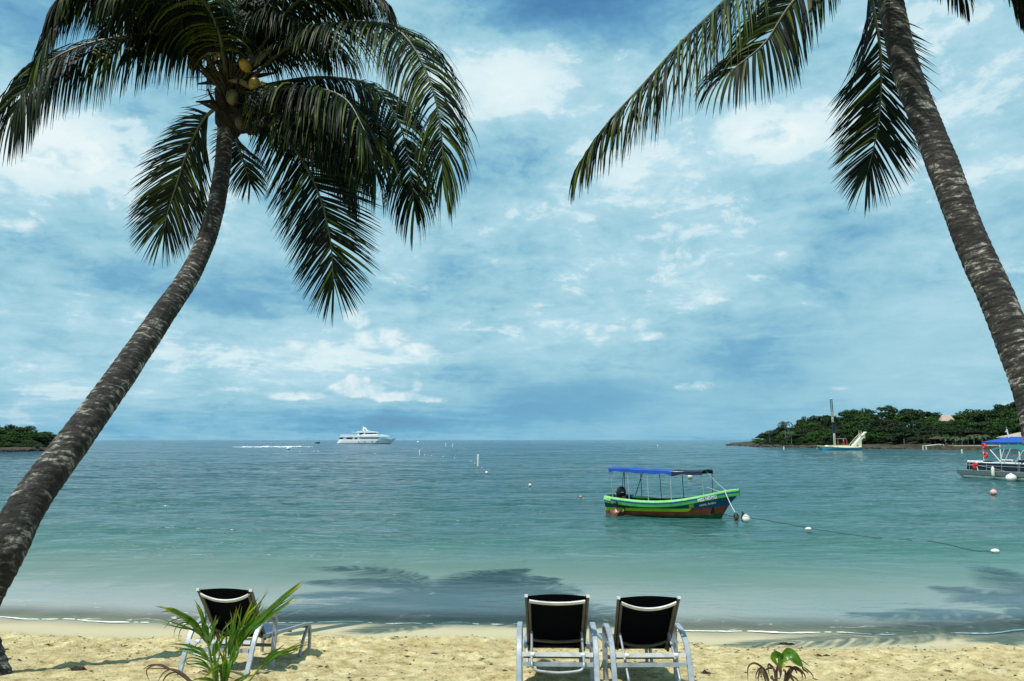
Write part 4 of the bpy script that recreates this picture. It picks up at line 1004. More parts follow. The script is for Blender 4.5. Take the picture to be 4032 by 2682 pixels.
text_mesh('hull_lettering', 'NEMIL Andino', .11, M['pole'], GB, wall_mat(.80, -.36, 1.0) , .003, 0, .95)
text_mesh('stern_lettering', 'WO-05', .12, M['white'], GB, wall_mat(.032, -.11, 1.08, .02), .004, .004, .9)
# awning
CT = [(.055, 1.70), (.30, 1.69), (.50, 1.66), (.74, 1.72), (.90, 1.75)]
def canopy_z(x): return interp(x/LB, [.05, .22, .25, .42, .58, .80], [1.735, 1.745, 1.70, 1.695, 1.665, 1.70])
def canopy(x0, x1, mt, lab, sg):
    mb = MB(); nx_, ny_ = 33, 13
    g = []
    for i in range(nx_):
        x = x0+(x1-x0)*i/(nx_-1); scal = abs(math.sin((x-x0)/(x1-x0)*math.pi*sg))
        for j in range(ny_):
            v = -1+2*j/(ny_-1); yb_ = .74*v
            z = canopy_z(x)+.05*(1-v*v) - .02*scal
            if abs(v) > .95: yb_ = .76*(1 if v > 0 else -1); z = canopy_z(x)-.11-.045*(1-scal)-.02*math.sin(x*9)
            elif abs(v) > .8: yb_ = .75*(1 if v > 0 else -1); z = canopy_z(x)
            g.append((x, yb_, z))
    fs = [(i*ny_+j, (i+1)*ny_+j, (i+1)*ny_+j+1, i*ny_+j+1) for i in range(nx_-1) for j in range(ny_-1)]
    g2 = [(a, b_, c-.008) for a, b_, c in g]; n2 = len(g)
    mb.add(g+g2, fs+[(n2+a, n2+d, n2+c, n2+b_) for a, b_, c, d in fs]); o = mb.build('awning', M[mt], GB, smooth=True); o['label'] = lab
canopy(LB*.055, LB*.545, 'canopy_blue', 'bright blue awning cloth', 3)
canopy(LB*.547, LB*.775, 'canopy_navy', 'dark navy forward end of the awning', 1)
for t, xt in ((.075, .072), (.215, .205), (.37, .36), (.545, .54), (.775, .77)):
    for s in (-1, 1):
        x, hb, zs = gb_station(t); mb = MB()
        mb.tube([(x, s*hb*.93, zs-.05), (xt*LB+.0, s*.72, canopy_z(xt*LB)-.03)], .014, 6)
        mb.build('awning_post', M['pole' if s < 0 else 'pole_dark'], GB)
for s in (-1, 1):
    mb = MB(); mb.tube([(LB*.06, s*.72, canopy_z(LB*.06)-.03), (LB*.3, s*.72, canopy_z(LB*.3)-.03), (LB*.77, s*.72, canopy_z(LB*.77)-.03)], .012, 6); mb.build('awning_rail', M['pole'], GB)
mb = MB(); x, hb, zs = gb_station(.16); mb.tube([(x, hb*.93, zs), (LB*.235, .70, canopy_z(LB*.235)-.03)], .016, 6); mb.build('brace', M['pole_dark'], GB)
mb = MB(); x, hb, zs = gb_station(.05); mb.tube([(x, hb*.93, zs), (LB*.07, .70, canopy_z(LB*.07)-.03)], .014, 6); mb.build('brace', M['pole_dark'], GB)
for (xa, ya, tb, yb_) in ((.56, -.74, .875, -.5), (.765, .0, .90, .1)):
    x, hb, zs = gb_station(tb); a = Vector((LB*xa, ya, canopy_z(LB*xa)-.01)); e = Vector((x, hb*yb_*1.6, zs+.01)); mb = MB()
    P = [a.lerp(e, q/10)+Vector((0, 0, -.05*math.sin(math.pi*q/10))) for q in range(11)]; mb.tube(P, .011, 5); mb.build('guy_rope', M['rope'], GB)
# outboard
ob = MB(); rr = random.Random(2)
prof = [(.16, 0), (.18, .05), (.185, .18), (.175, .30), (.14, .40), (.07, .45), (.01, .455)]
vs = []; nn = 16
for r_, z in prof:
    for j in range(nn):
        a = 2*math.pi*j/nn; cx, sy = math.cos(a), math.sin(a)
        q = (abs(cx)**3+abs(sy)**3)**(-1/3)
        vs.append((-.02+r_*1.25*cx*q+.03*z, r_*.8*sy*q, z+.64))
ob.add(vs, [(i*nn+j, i*nn+(j+1) % nn, (i+1)*nn+(j+1) % nn, (i+1)*nn+j) for i in range(len(prof)-1) for j in range(nn)]+[tuple(range(nn))[::-1]])
OB = ob.build('outboard_motor', M['black'], GB, smooth=True); OB.location = (LB*.085, .18, .06); OB.scale = (.84, .84, .84)
o1 = MB(); o1.box((-.05, 0, .35), (.13, .08, .62)); o1.box((-.12, 0, .60), (.18, .14, .12)); o1.build('motor_leg', M['black'], OB)
o2 = MB(); o2.tube([(.18, 0, .70), (.40, 0, .68), (.62, -.02, .69)], [.035, .028, .03], 8); o2.build('tiller', M['black'], OB)
o3 = MB(); o3.box((.10, -.158, .82), (.15, .006, .035)); o3.build('decal', M['white'], OB)
o4 = MB(); o4.box((-.24, -.05, .78), (.03, .08, .14)); o4.build('red_decal', M['maroon'], OB)
# mooring line from the bow
bowp = GB.matrix_world if False else None
def gbw(p): return Matrix.Rotation(angB, 4, 'Z') @ Vector(p) + mid0
x, hb, zs = gb_station(.915)
buoy = on_plane(2935, 2052)
mb = MB(); a = gbw((x, -hb*.5, zs+.03)); b0 = gbw((x, -hb*1.12, zs-.02)); e = Vector((buoy.x-.35, buoy.y, .30))
mb.tube([a, b0]+[b0.lerp(e, q/8)+Vector((0, 0, -.04*math.sin(math.pi*q/8))) for q in range(1, 9)], .014, 6)
tag(mb.build('mooring_rope', M['rope']), 'pale mooring rope slanting down from the green boat bow to the buoy', 'rope')
def floatline(p0, p1, label, seed=0, r=.014, gaps=()):
    mb = MB(); n = 60; seg = []
    for i in range(n+1):
        t = i/n; p = p0.lerp(p1, t); dip = any(a < t < b_ for a, b_ in gaps)
        seg.append(Vector((p.x, p.y, max(p.z, wz(p.x, p.y)+(.012 if not dip else -.06))+.008*math.sin(t*20))))
    mb.tube(seg, r, 5)
    tag(mb.build('mooring_rope', M['rope_dark']), label, 'rope')
f1 = on_plane(3183, 2081); f2 = on_plane(3920, 2186)
floatline(Vector((buoy.x-.15, buoy.y, .18)), Vector((f1.x, f1.y, .02)), 'dark wet rope from the big white buoy to the first small float', 1, .011)
floatline(Vector((f1.x, f1.y, .0)), Vector((f2.x, f2.y, .0)), 'dark rope half sunk between the two small white floats on the right', 2, .008, ((.18, .27), (.45, .55), (.62, .7)))
bs = gbw((LB*.86, 0, -.02)); floatline(Vector((bs.x, bs.y, .02)), Vector((buoy.x-.25, buoy.y, .10)), 'short dark line at the waterline between green boat stem and buoy', 3, .014, ())
# ---- buoys and floats
def buoy_at(px, py, rad, label, mt='white_plastic', kind='ball', group=None, h=None):
    p = on_plane(px, py); p.z = max(-.05, wz(p.x, p.y))+.3*rad*(kind != 'post')
    mb = MB(); nm = 'buoy'
    if kind == 'ball': mb.ellipsoid((0, 0, rad*.35), (rad, rad, rad*.95), 14, 10); mb.lathe([(rad*.25, 0), (rad*.25, rad*.12), (rad*.12, rad*.2)], 8, c=(0, 0, rad*1.25))
    elif kind == 'float': mb.ellipsoid((0, 0, rad*.2), (rad*1.25, rad*.8, rad*.65), 14, 8); nm = 'float'
    else:
        mb.lathe([(rad*.9, -.2), (rad, 0), (rad, h-.1*rad), (rad*.8, h-.02), (rad*.3, h+.01)], 12); nm = 'marker_post'
    o = mb.build(nm, M[mt], smooth=True, loc=p); tag(o, label, {'buoy': 'buoy', 'float': 'float', 'marker_post': 'marker post'}[nm], group)
    return o
bb = buoy_at(2937, 2050, .155, 'large white mooring buoy wrapped in dark rope right of the green boat')
mb = MB()
for q in range(5): mb.tube([(-.15+.02*q, -.10+.05*q, -.02), (-.17+.02*q, -.05+.03*q, .12+.03*q), (-.12, 0, .24+.02*q), (-.05, .04, .22)], .02, 6)
mb.build('rope_wrap', M['rope_dark'], bb)
buoy_at(3183, 2082, .085, 'small white float on the dark rope nearest the green boat', kind='float')
buoy_at(3920, 2187, .085, 'small white float far along the rope near the right edge', kind='float')
buoy_at(2718, 1886, .18, 'white ball buoy seen under the awning behind the green boat')
buoy_at(3913, 1950, .16, 'pink and white ball buoy in front of the dark pontoon boat', 'pink')
buoy_at(2286, 1957, .07, 'tiny orange float left of the green boat', 'orange')
buoy_at(2087, 1912, .09, 'tiny white float alone in open water left of the green boat')
buoy_at(1916, 1863, .13, 'tiny white float just right below the nearest white marker post')
buoy_at(1134, 1773, .45, 'white float below the breaking foam, left of the yacht')
buoy_at(1646, 1744, 1.0, 'white ball buoy on the horizon right of the yacht')
for (px, y0, y1, w, lab) in ((1883, 1792, 1837, 9, 'nearest and tallest white marker post in the water, mid picture'), (1653, 1770, 1790, 6, 'white marker post second nearest, right of the yacht'), (1756, 1745, 1758, 4.5, 'left of the two distant white marker posts'), (1783, 1746, 1760, 4.5, 'right of the two distant white marker posts'),
                             (2590, 1750, 1758, 4, 'lone tiny white marker post near the horizon, centre right'), (3087, 1758, 1771, 4.5, 'white marker post before the rocky headland tip'), (3788, 1769, 1784, 5, 'leaning white marker post off the wall of the right headland')):
    p = on_plane(px, y1); hh = (y1-y0)/FPX*p.y*1.0; buoy_at(px, y1, w*.5/FPX*p.y, lab, kind='post', h=hh)
for (px, py) in ((1672,1791),(1698,1794),(1744,1798),(1790,1803),(1825,1810),(1854,1816),(1869,1823),(1898,1845),(1180,1779),(1235,1779),(1252,1780),(1322,1782),(1477,1786),(1562,1787)):
    p = on_plane(px, py); buoy_at(px, py, 2.0/FPX*p.y, 'tiny white float of the swimming line strung between the marker posts', group='floats of the swimming line', kind='float')

# ------------------------------------------------------------------ swimmers
def skin_body(name, verts, edges, radii, mt, parent, loc, sub=2):
    me = bpy.data.meshes.new(name); me.from_pydata(verts, edges, []); o = bpy.data.objects.new(name, me); C.objects.link(o)
    md = o.modifiers.new('skin', 'SKIN'); me.skin_vertices  # layer made by the modifier
    for i, r_ in enumerate(radii): me.skin_vertices[0].data[i].radius = (r_, r_) if not isinstance(r_, tuple) else r_
    me.skin_vertices[0].data[0].use_root = True
    md.use_smooth_shade = True; s = o.modifiers.new('sub', 'SUBSURF'); s.levels = sub; s.render_levels = sub
    bpy.context.view_layer.update()
    m2 = bpy.data.meshes.new_from_object(o.evaluated_get(bpy.context.evaluated_depsgraph_get()))
    bpy.data.objects.remove(o); m2.materials.clear(); m2.materials.append(mt)
    m2.polygons.foreach_set('use_smooth', [True]*len(m2.polygons))
    o = bpy.data.objects.new(name, m2); C.objects.link(o); o.location = loc
    if parent: o.parent = parent
    return o
def head_mesh(mb, c, face, tilt=0):
    """head with brow, nose, chin and ears, facing the given heading"""
    Rm = Matrix.Rotation(math.atan2(face[1], face[0]), 3, 'Z') @ Matrix.Rotation(tilt, 3, 'Y')
    n, k = 20, 16; vs = []
    for i in range(k+1):
        a = math.pi*i/k; z = math.cos(a)
        for j in range(n):
            b_ = 2*math.pi*j/n; x = math.sin(a)*math.cos(b_); y = math.sin(a)*math.sin(b_)
            px, py_, pz = x*.095, y*.076, z*.118
            f = max(0, x)
            if z < -.2: py_ *= 1-.28*(-z-.2); px = px*(1-.05*(-z))+(.010*f)
            if f > .6 and abs(y) < .25 and -.45 < z < .15: px += .020*(1-abs(y)*4)*(1-abs(z+.15)/.3)
            if f > .5 and .08 < z < .25: px += .005
            if f > .5 and -.02 < z < .1 and .2 < abs(y) < .55: px -= .006
            if abs(y) > .93 and abs(x) < .3 and -.2 < z < .15: py_ *= 1.16
            vs.append(tuple(Rm @ Vector((px, py_, pz))+Vector(c)))
    mb.add(vs, [(i*n+j, (i+1)*n+j, (i+1)*n+(j+1) % n, i*n+(j+1) % n) for i in range(k) for j in range(n)])
    return Rm
def swimmer(px, py, zc, face, label, arm=None, depthY=None, back=True):
    p = on_plane(px, py) if depthY is None else at(px, py, depthY); base_ = Vector((p.x, p.y, 0))
    root = empty('person', base_, label, 'person')
    # chest below the surface, shoulders, neck and head in one skinned body
    f = Vector((face[0], face[1], 0)).normalized(); s = Vector((-f.y, f.x, 0))
    sh = zc-.27
    V = [Vector((0, 0, sh-.62))-f*.12, Vector((0, 0, sh-.35))-f*.10, Vector((0, 0, sh-.10))-f*.05, Vector((0, 0, sh+.05)), Vector((0, 0, sh+.13))+f*.02, Vector((0, 0, zc))+f*.03]
    V += [V[3]+s*.17-Vector((0, 0, .04)), V[3]-s*.17-Vector((0, 0, .04))]
    rad = [.13, .14, .165, .10, .055, .088, .075, .075]
    E = [(0, 1), (1, 2), (2, 3), (3, 4), (4, 5), (3, 6), (3, 7)]
    for sd, sh_i in ((1, 6), (-1, 7)):
        reach = arm and arm[0] == sd
        el_ = V[sh_i]+(f*.22-Vector((0, 0, .05))+s*sd*.04 if reach else s*sd*.10+f*.08-Vector((0, 0, .24)))
        wr = el_+(f*.12+Vector((0, 0, .20)) if reach else f*.22+Vector((0, 0, -.02)))
        V += [el_, wr]; rad += [.045, .030]; E += [(sh_i, len(V)-2), (len(V)-2, len(V)-1)]
        palm = wr+(Vector((0, 0, .06))+f*.03 if reach else f*.07); V.append(palm); rad.append((.036, .016)); E.append((len(V)-2, len(V)-1)); pi_ = len(V)-1
        up_ = Vector((0, 0, 1)) if reach else f
        for q in range(4):
            L = (.036, .042, .040, .032)[q]; o_ = (s if reach else s)*(q-1.5)*.018
            a = palm+o_+up_*L; b2 = a+up_*L*.7+f*.018; V += [a, b2]; rad += [.009, .008]; E += [(pi_, len(V)-2), (len(V)-2, len(V)-1)]
        a = palm-s*sd*.035; b2 = a+up_*.03-s*sd*.01; V += [a, b2]; rad += [.010, .009]; E += [(pi_, len(V)-2), (len(V)-2, len(V)-1)]
    skin_body('body', [tuple(v) for v in V], E, rad, M['skin'], root, (0, 0, 0))
    mb = MB(); hc = V[5]+Vector((0, 0, .0)); head_mesh(mb, (0, 0, 0), f); mb.v = [tuple(Vector(q)*1.14+hc) for q in mb.v]; mb.build('head', M['skin'], root, smooth=True)
    mb = MB(); Rm = Matrix.Rotation(math.atan2(f.y, f.x), 3, 'Z')
    mb.ellipsoid(hc+Vector((0, 0, .038))-f*.012, (.113, .098, .108), 18, 12, rot=Rm, bump=.05, seed=3); mb.build('hair', M['hair'], root, smooth=True)
    return root
pb = gbw((LB*.10, -.98, 0))
swimmer(2424, 2010, .23, (.55, .83), 'person in the water with bare shoulders holding the stern side of the green boat', arm=(-1,), depthY=pb.y)
swimmer(2899, 2032, -.045, (-.3, -.9), 'person with dark hair, only the head out of water, between bow and white buoy')

# ------------------------------------------------------------------ dark pontoon boat at the right edge
P0 = on_plane(3800, 1888); P1 = on_plane(4040, 1904)
axp = P1-P0; angP = math.atan2(axp.y, axp.x); LP_ = 8.4
PB = empty('pontoon_boat', (P0.x, P0.y, .10), 'dark navy pontoon boat with white seats and teal awning at the right edge', 'boat', rotz=angP)
# local x from the bow end (left) towards the stern, y away from the camera is +
BW_ = 2.4
for yy in (0, BW_):
    mb = MB(); mb.tube([(-.45, yy, .42), (-.30, yy, .30), (-.0, yy, .20), (.35, yy, .16), (LP_, yy, .16)], [.03, .14, .24, .27, .27], 16); mb.build('float_tube', M['tube'], PB, smooth=True)
mb = MB(); mb.prism([(-.50, -.10), (-.42, -.28), (LP_, -.28), (LP_, BW_+.28), (-.42, BW_+.28), (-.50, BW_+.1)], 'z', .42, .58); mb.prism([(-.36, -.30), (LP_, -.30), (LP_, -.285), (-.36, -.285)], 'z', .30, .56); mb.build('deck', M['skirt'], PB)
z0, z1 = .60, 1.12
def fence_side(yy, nm):
    mb = MB(); mb.box((LP_/2+.1, yy, (z0+z1)/2), (LP_-.4, .03, z1-z0)); o = mb.build('side_panel', M['navy'], PB)
    mb = MB()
    for z in (z1, z0+.33, z0+.0): mb.tube([(.3, yy-.03, z), (LP_-.1, yy-.03, z)], .014, 6)
    mb.tube([(.3, yy-.035, z0+.42), (2.2, yy-.035, z0+.24), (3.6, yy-.035, z0+.02)], .012, 6)
    for x in (.3, .55, 1.3, 2.05, 3.3, 4.6, 4.72, 6.5): mb.tube([(x, yy-.03, z0-.02), (x+.06, yy-.03, z1)], .013, 6)
    mb.build('rail', M['pole'], o)
fence_side(-.05, 'near'); fence_side(BW_+.05, 'far')
mb = MB(); mb.box((.3, BW_/2, (z0+z1)/2), (.03, BW_, z1-z0)); mb.build('front_panel', M['navy'], PB)
def cushion(c, d):
    mb = MB(); mb.box(c, d); o = mb.build('seat_cushion', M['white'], PB); bv = o.modifiers.new('b', 'BEVEL'); bv.width = .05; bv.segments = 3
cushion((.95, .15, 1.17), (1.3, .30, .16)); cushion((2.2, .15, 1.10), (1.1, .34, .14)); cushion((3.6, .15, 1.12), (1.9, .34, .18)); cushion((2.2, BW_-.25, 1.22), (2.2, .3, .22)); cushion((5.8, .15, 1.12), (1.8, .34, .18)); cushion((2.6, 1.0, 1.20), (.5, .5, .22))
mb = MB(); mb.box((1.75, .35, 1.12), (.34, .4, .28)); mb.build('swivel_seat', M['black'], PB)
mb = MB(); mb.box((4.6, 1.0, 1.15), (1.3, .7, .4)); mb.box((4.9, .9, 1.38), (.5, .3, .3)); mb.build('console', M['black'], PB)
mb = MB(); mb.tube([(1.35, -.12, .52), (1.33, -.15, 1.0), (1.28, -.1, 1.12), (1.15, 0, 1.15)], .035, 8); mb.build('grab_rail', M['white'], PB)
mb = MB()
for k in range(10):
    a = k*.63; mb.ellipsoid((1.10+.10*math.sin(a*1.7), -.14, .86+.035*k), (.09, .07, .09), 8, 6, bump=.2, seed=k)
mb.ellipsoid((1.28, -.15, 1.08), (.14, .07, .13), 10, 8, bump=.2, seed=44); mb.box((1.14, -.14, .72), (.07, .04, .14))
tag(mb.build('life_jacket', M['red'], loc=(P0.x, P0.y, 0), rotz=angP), 'red life jacket hanging on the rail of the dark pontoon boat', 'life jacket')
mb = MB(); mb.lathe([(.03, 0), (.09, .04), (.11, .12), (.11, .50), (.09, .60), (.04, .68), (.03, .72)], 12); fd = mb.build('boat_fender', M['white_plastic'], smooth=True)
fdp = Matrix.Rotation(angP, 4, 'Z') @ Vector((2.95, -.42, .32)) + Vector((P0.x, P0.y, 0)); fd.location = fdp; tag(fd, 'long white fender hanging on the side of the dark pontoon boat', 'fender')
bp = Matrix.Rotation(angP, 4, 'Z') @ Vector((4.55, -.60, .24)) + Vector((P0.x, P0.y, 0))
mb = MB(); mb.ellipsoid((0, 0, .08), (.33, .30, .28), 16, 12); mb.lathe([(.08, 0), (.06, .06)], 8, c=(0, 0, .35)); tag(mb.build('buoy', M['white_plastic'], smooth=True, loc=bp), 'big round white buoy against the hull of the dark pontoon boat', 'buoy')
def bimini(root, x0, x1, y0, y1, z, mt, sagc, edge=.12, camber=.12):
    mb = MB(); nx_, ny_ = 17, 11; g = []
    for i in range(nx_):
        u = i/(nx_-1)
        for j in range(ny_):
            v = j/(ny_-1); zz_ = z+camber*math.sin(math.pi*v)+sagc*math.sin(math.pi*u)*1.0
            if j in (0, ny_-1): zz_ -= edge*(.4+.6*abs(math.cos(u*math.pi*2)))
            g.append((x0+(x1-x0)*u, y0+(y1-y0)*v, zz_))
    fs = [(i*ny_+j, (i+1)*ny_+j, (i+1)*ny_+j+1, i*ny_+j+1) for i in range(nx_-1) for j in range(ny_-1)]; n2 = len(g)
    mb.add(g+[(a, b_, c-.01) for a, b_, c in g], fs+[(n2+a, n2+d, n2+c, n2+b_) for a, b_, c, d in fs]); mb.build('awning', M[mt], root, smooth=True)
bimini(PB, 2.35, 5.2, .0, BW_, 2.06, 'canopy_teal', .16, .16, .16)
for (a, e) in (((2.45, -.02, 2.02), (3.35, -.02, 1.1)), ((3.6, -.02, 2.10), (3.15, -.02, 1.1)), ((4.1, -.02, 2.10), (3.45, -.02, 1.1)), ((2.45, BW_, 2.02), (3.35, BW_, 1.1)), ((5.1, -.02, 2.02), (4.3, -.02, 1.1)), ((5.1, BW_, 2.02), (3.4, BW_, 1.1))):
    mb = MB(); mb.tube([a, e], .028, 6); mb.build('awning_strut', M['white'], PB)
# boat with blue roof moored beyond it
Q0 = at(3872, 1880, 60.0)
TB = empty('pontoon_boat', (Q0.x, Q0.y, 0), 'pontoon boat with bright blue roof on white posts, moored behind the dark one', 'boat', rotz=angP)
for yy in (0, BW_):
    mb = MB(); mb.tube([(-.6, yy, .35), (-.1, yy, .20), (7, yy, .16)], [.05, .25, .25], 14); mb.build('float_tube', M['tube'], TB, smooth=True)
mb = MB(); mb.box((3.2, BW_/2, .48), (7.4, BW_+.4, .14)); mb.build('deck', M['skirt'], TB)
mb = MB(); mb.box((3.3, .05, .78), (6.6, .04, .42)); mb.box((3.3, BW_, .78), (6.6, .04, .42)); mb.build('side_panel', M['white'], TB)
def roofcloth(root, x0, x1, y0, y1, z, rise):
    mb = MB(); xm0 = x0+(x1-x0)*.32; 
    mb.add([(x0, y0, z), (x1, y0, z), (x1, y1, z), (x0, y1, z), (x0+1.2, (y0+y1)/2, z+rise), (x1-.4, (y0+y1)/2, z+rise), (x0, y0, z-.12), (x1, y0, z-.12), (x1, y1, z-.12), (x0, y1, z-.12)],
           [(0, 1, 5, 4), (1, 2, 5), (2, 3, 4, 5), (3, 0, 4), (0, 6, 7, 1), (1, 7, 8, 2), (2, 8, 9, 3), (3, 9, 6, 0), (6, 9, 8, 7)]); mb.build('roof', M['canopy_blue'], root)
roofcloth(TB, .2, 6.0, -.1, BW_+.1, 2.62, .42)
for x in (.25, 1.9, 3.6, 5.3):
    for yy in (-.02, BW_+.02):
        mb = MB(); mb.tube([(x, yy, .5), (x, yy, 2.6)], .05, 8); mb.build('roof_post', M['white'], TB)
mb = MB(); mb.tube([(.2, -.03, 2.42), (5.6, -.03, 2.42)], .035, 6); mb.build('roof_rail', M['white'], TB)
mb = MB(); mb.tube([(1.75, 1.0, 2.9), (1.60, 1.0, 3.65)], .04, 6); mb.box((1.58, 1.0, 3.45), (.2, .06, .08)); mb.build('antenna', M['white'], TB)
for i, (x, z) in enumerate(((.45, 2.30), (.55, 1.60))):
    mb = MB(); n, k2 = 16, 8
    vs = [(x+.0+(.16+.07*math.cos(b_*6.283/k2))*math.cos(a*6.283/n), -.12+.06*math.sin(b_*6.283/k2), z+(.16+.07*math.cos(b_*6.283/k2))*math.sin(a*6.283/n)) for a in range(n) for b_ in range(k2)]
    mb.add(vs, [(a*k2+b_, ((a+1) % n)*k2+b_, ((a+1) % n)*k2+(b_+1) % k2, a*k2+(b_+1) % k2) for a in range(n) for b_ in range(k2)])
    tag(mb.build('life_ring', M['red'], smooth=True, loc=(Q0.x, Q0.y, 0), rotz=angP), ('upper' if i == 0 else 'lower')+' red life ring on the front post of the blue roofed boat', 'life ring')

# ------------------------------------------------------------------ sailing boat with slide tower
SB0 = on_plane(3220, 1775); YS = SB0.y; ms = YS/FPX*350/2111   # metres per enlargement pixel
sx = lambda cx: (cx-410)*ms
sz = lambda cy: (1408-cy)*ms
SBt = empty('sailing_boat', (SB0.x-.1, YS, 0), 'light blue and cream sailing boat with tall lettered mast and white slide tower', 'boat')
n_ = 41; mb = MB(); k = 6; rings = []
for i in range(n_):
    t = i/(n_-1); x = sx(415)+t*(sx(1425)-sx(415))
    hb = interp(t, [0, .1, .3, .6, .85, 1], [.05, .7, 1.4, 1.65, 1.35, .95]); zs = interp(t, [0, .3, .6, .85, 1], [sz(1298), sz(1318), sz(1335), sz(1335), sz(1322)])
    br = interp(t, [0, .12, 1], [1.0, .0, 0]); xb = x+br*1.0
    xe = -interp(t, [.93, 1], [0, .25])
    rings.append([(x, hb*.98, zs+.10, 0), (x, hb, zs-.02, 1), (x+.1*br, hb*.98, zs-.12, 2), (xb*.5+x*.5+xe, hb*.90, zs*.45, 2), (xb+xe, hb*.78, .02, 3), (xb+.5*br+xe, hb*.5, -.4, 3)])
for side in (-1, 1):
    b0_ = len(mb.v); mb.v += [(a, side*b_, z) for r in rings for a, b_, z, _ in r]; mb.r += [0.]*(k*n_)
    for i in range(n_-1):
        for j in range(k-1): mb.f.append((b0_+i*k+j, b0_+(i+1)*k+j, b0_+(i+1)*k+j+1, b0_+i*k+j+1)); mb.m.append([0, 1, 2, 2, 3][j])
for i in range(n_-1):
    a, b_ = rings[i][0], rings[i+1][0]; mb.add([(a[0], -a[1], a[2]), (a[0], a[1], a[2]), (b_[0], b_[1], b_[2]), (b_[0], -b_[1], b_[2])], [(0, 1, 2, 3)], 0)
for j in range(k-1):
    a, b_ = rings[-1][j], rings[-1][j+1]; mb.add([(a[0], -a[1], a[2]), (a[0], a[1], a[2]), (b_[0], b_[1], b_[2]), (b_[0], -b_[1], b_[2])], [(0, 1, 2, 3)], [0, 1, 2, 2, 3][j])
mb.build('hull', [M['cream'], M['trim'], M['sail_blue'], M['trim']], SBt, smooth=False)
mb = MB(); mb.prism([(sx(590), sz(1318)), (sx(640), sz(1282)), (sx(1120), sz(1284)), (sx(1165), sz(1325))], 'y', -1.0, 1.0); mb.build('cabin', M['cream'], SBt)
text_mesh('cabin_lettering', 'Dana', .38, M['trim'], SBt, frame_mat((sx(690), -1.03, sz(1306)), (1, 0, 0), (0, 0, 1)), .01, .01, 1.3)
mb = MB(); mb.box((sx(855), -1.01, sz(1312)), (.22, .03, .17)); mb.build('hatch', M['nut_yellow'], SBt)
# lattice mast, dark above; lettered boards
mx_ = sx(815)
mb = MB()
for dx in (-.13, .13):
    for dy in (-.12, .12): mb.tube([(mx_+dx*1.7+.12, dy, sz(1280)), (mx_+dx*1.7-.16, dy, sz(200))], .055, 5)
for q in range(34):
    z = sz(1280)+(sz(210)-sz(1280))*q/33; x = mx_+.12-.28*q/33; mb.box((x, 0, z), (.46, .26, .06))
mast = mb.build('mast', M['trim'], SBt)
mb = MB()
for q in range(7): 
    z = sz(440)+(sz(215)-sz(440))*(q+.5)/7; mb.box((mx_-.13, -.14, z), (.12, .02, .22))
mb.build('mast_plates', M['pole'], mast)
mb = MB(); mb.ellipsoid((mx_-.17, 0, sz(195)), (.20, .2, .10), 12, 6); mb.build('mast_cap', M['white'], mast)
def board(cx, c0, c1, word):
    mb = MB(); x = sx(cx); z0_, z1_ = sz(c1), sz(c0); mb.box((x, -.19, (z0_+z1_)/2), (.50, .03, z1_-z0_)); o = mb.build('letter_board', M['roof_grey'] if False else M['cream'], mast)
    st = (z1_-z0_)/len(word)
    for q, ch in enumerate(word): text_mesh('letter', ch, st*1.15, M['trim'], o, frame_mat((x, -.21, z1_-st*(q+.5)), (1, 0, 0), (0, 0, 1)), .004, .02, .9)
board(800, 470, 740, 'WORLD'); board(817, 1003, 1270, 'LIZARD')
for a, e in (((mx_-.0, 0, sz(860)), (sx(1195), 0, sz(1240))), ((mx_-.1, 0, sz(700)), (sx(440), 0, sz(1290))), ((mx_, .0, sz(900)), (sx(480), .5, sz(1300)))):
    mb = MB(); mb.tube([a, e], .016, 4); mb.build('stay', M['pole_dark'], SBt)
for c0 in (862, 1065):
    for yy in (-.9, .9):
        mb = MB(); mb.tube([(sx(c0+5), yy, sz(1135)), (sx(c0-2), yy, sz(1280))], .06, 6); mb.tube([(sx(c0+5), yy, sz(1135)), (sx(c0+30), yy, sz(1280))], .06, 6); mb.build('trestle', M['red_post'], SBt)
mb = MB(); mb.tube([(sx(850), -.9, sz(1128)), (sx(1070), -.9, sz(1128))], .05, 6); mb.tube([(sx(850), .9, sz(1128)), (sx(1070), .9, sz(1128))], .05, 6); mb.build('boom_rail', M['pole'], SBt)
mb = MB(); mb.box((sx(1000), -.92, sz(1160)), (.22, .03, .38)); tag(mb.build('towel', M['canopy_teal'] if False else M['pole'], loc=SBt.location), 'pale towel hanging from the rail of the sailing boat', 'towel')
mb = MB(); mb.tube([(sx(415), 0, sz(1300)), (sx(398), 0, sz(1372))], .05, 5); mb.build('bow_ladder', M['pole'], SBt)
# slide tower: outline plate with holes, thick
def tower(yy):
    mb = MB()
    mb.prism([(sx(1210), sz(1325)), (sx(1290), sz(1325)), (sx(1345), sz(1255)), (sx(1345), sz(1215)), (sx(1420), sz(1150)), (sx(1440), sz(1165)), (sx(1345), sz(1170)), (sx(1395), sz(1125))][:4] + [(sx(1395), sz(1130)), (sx(1360), sz(1150)), (sx(1210), sz(1325))][:2], 'y', yy-.05, yy+.05)
    return mb
mb = MB()
for yy in (-.55, .55):
    for poly in ([(1215, 1325), (1300, 1310), (1345, 1248), (1440, 1165), (1440, 1110), (1395, 1125)], [(1345, 1248), (1370, 1335), (1432, 1335), (1440, 1165)], [(1395, 1125), (1440, 1110), (1440, 1165), (1470, 1130), (1515, 1095), (1520, 1050), (1490, 1040), (1440, 1080)], [(1440, 1080), (1455, 1095), (1575, 975), (1565, 962), (1550, 965)], [(1300, 1335), (1300, 1310), (1370, 1310), (1370, 1335)], [(1505, 1118), (1530, 1118), (1528, 1050), (1505, 1060)], [(1420, 1100), (1420, 1050), (1450, 1050), (1450, 1090)]):
        mb.prism([(sx(a), sz(b_)) for a, b_ in poly], 'y', yy-.04, yy+.04)
mb.build('slide_tower', M['cream'], SBt)
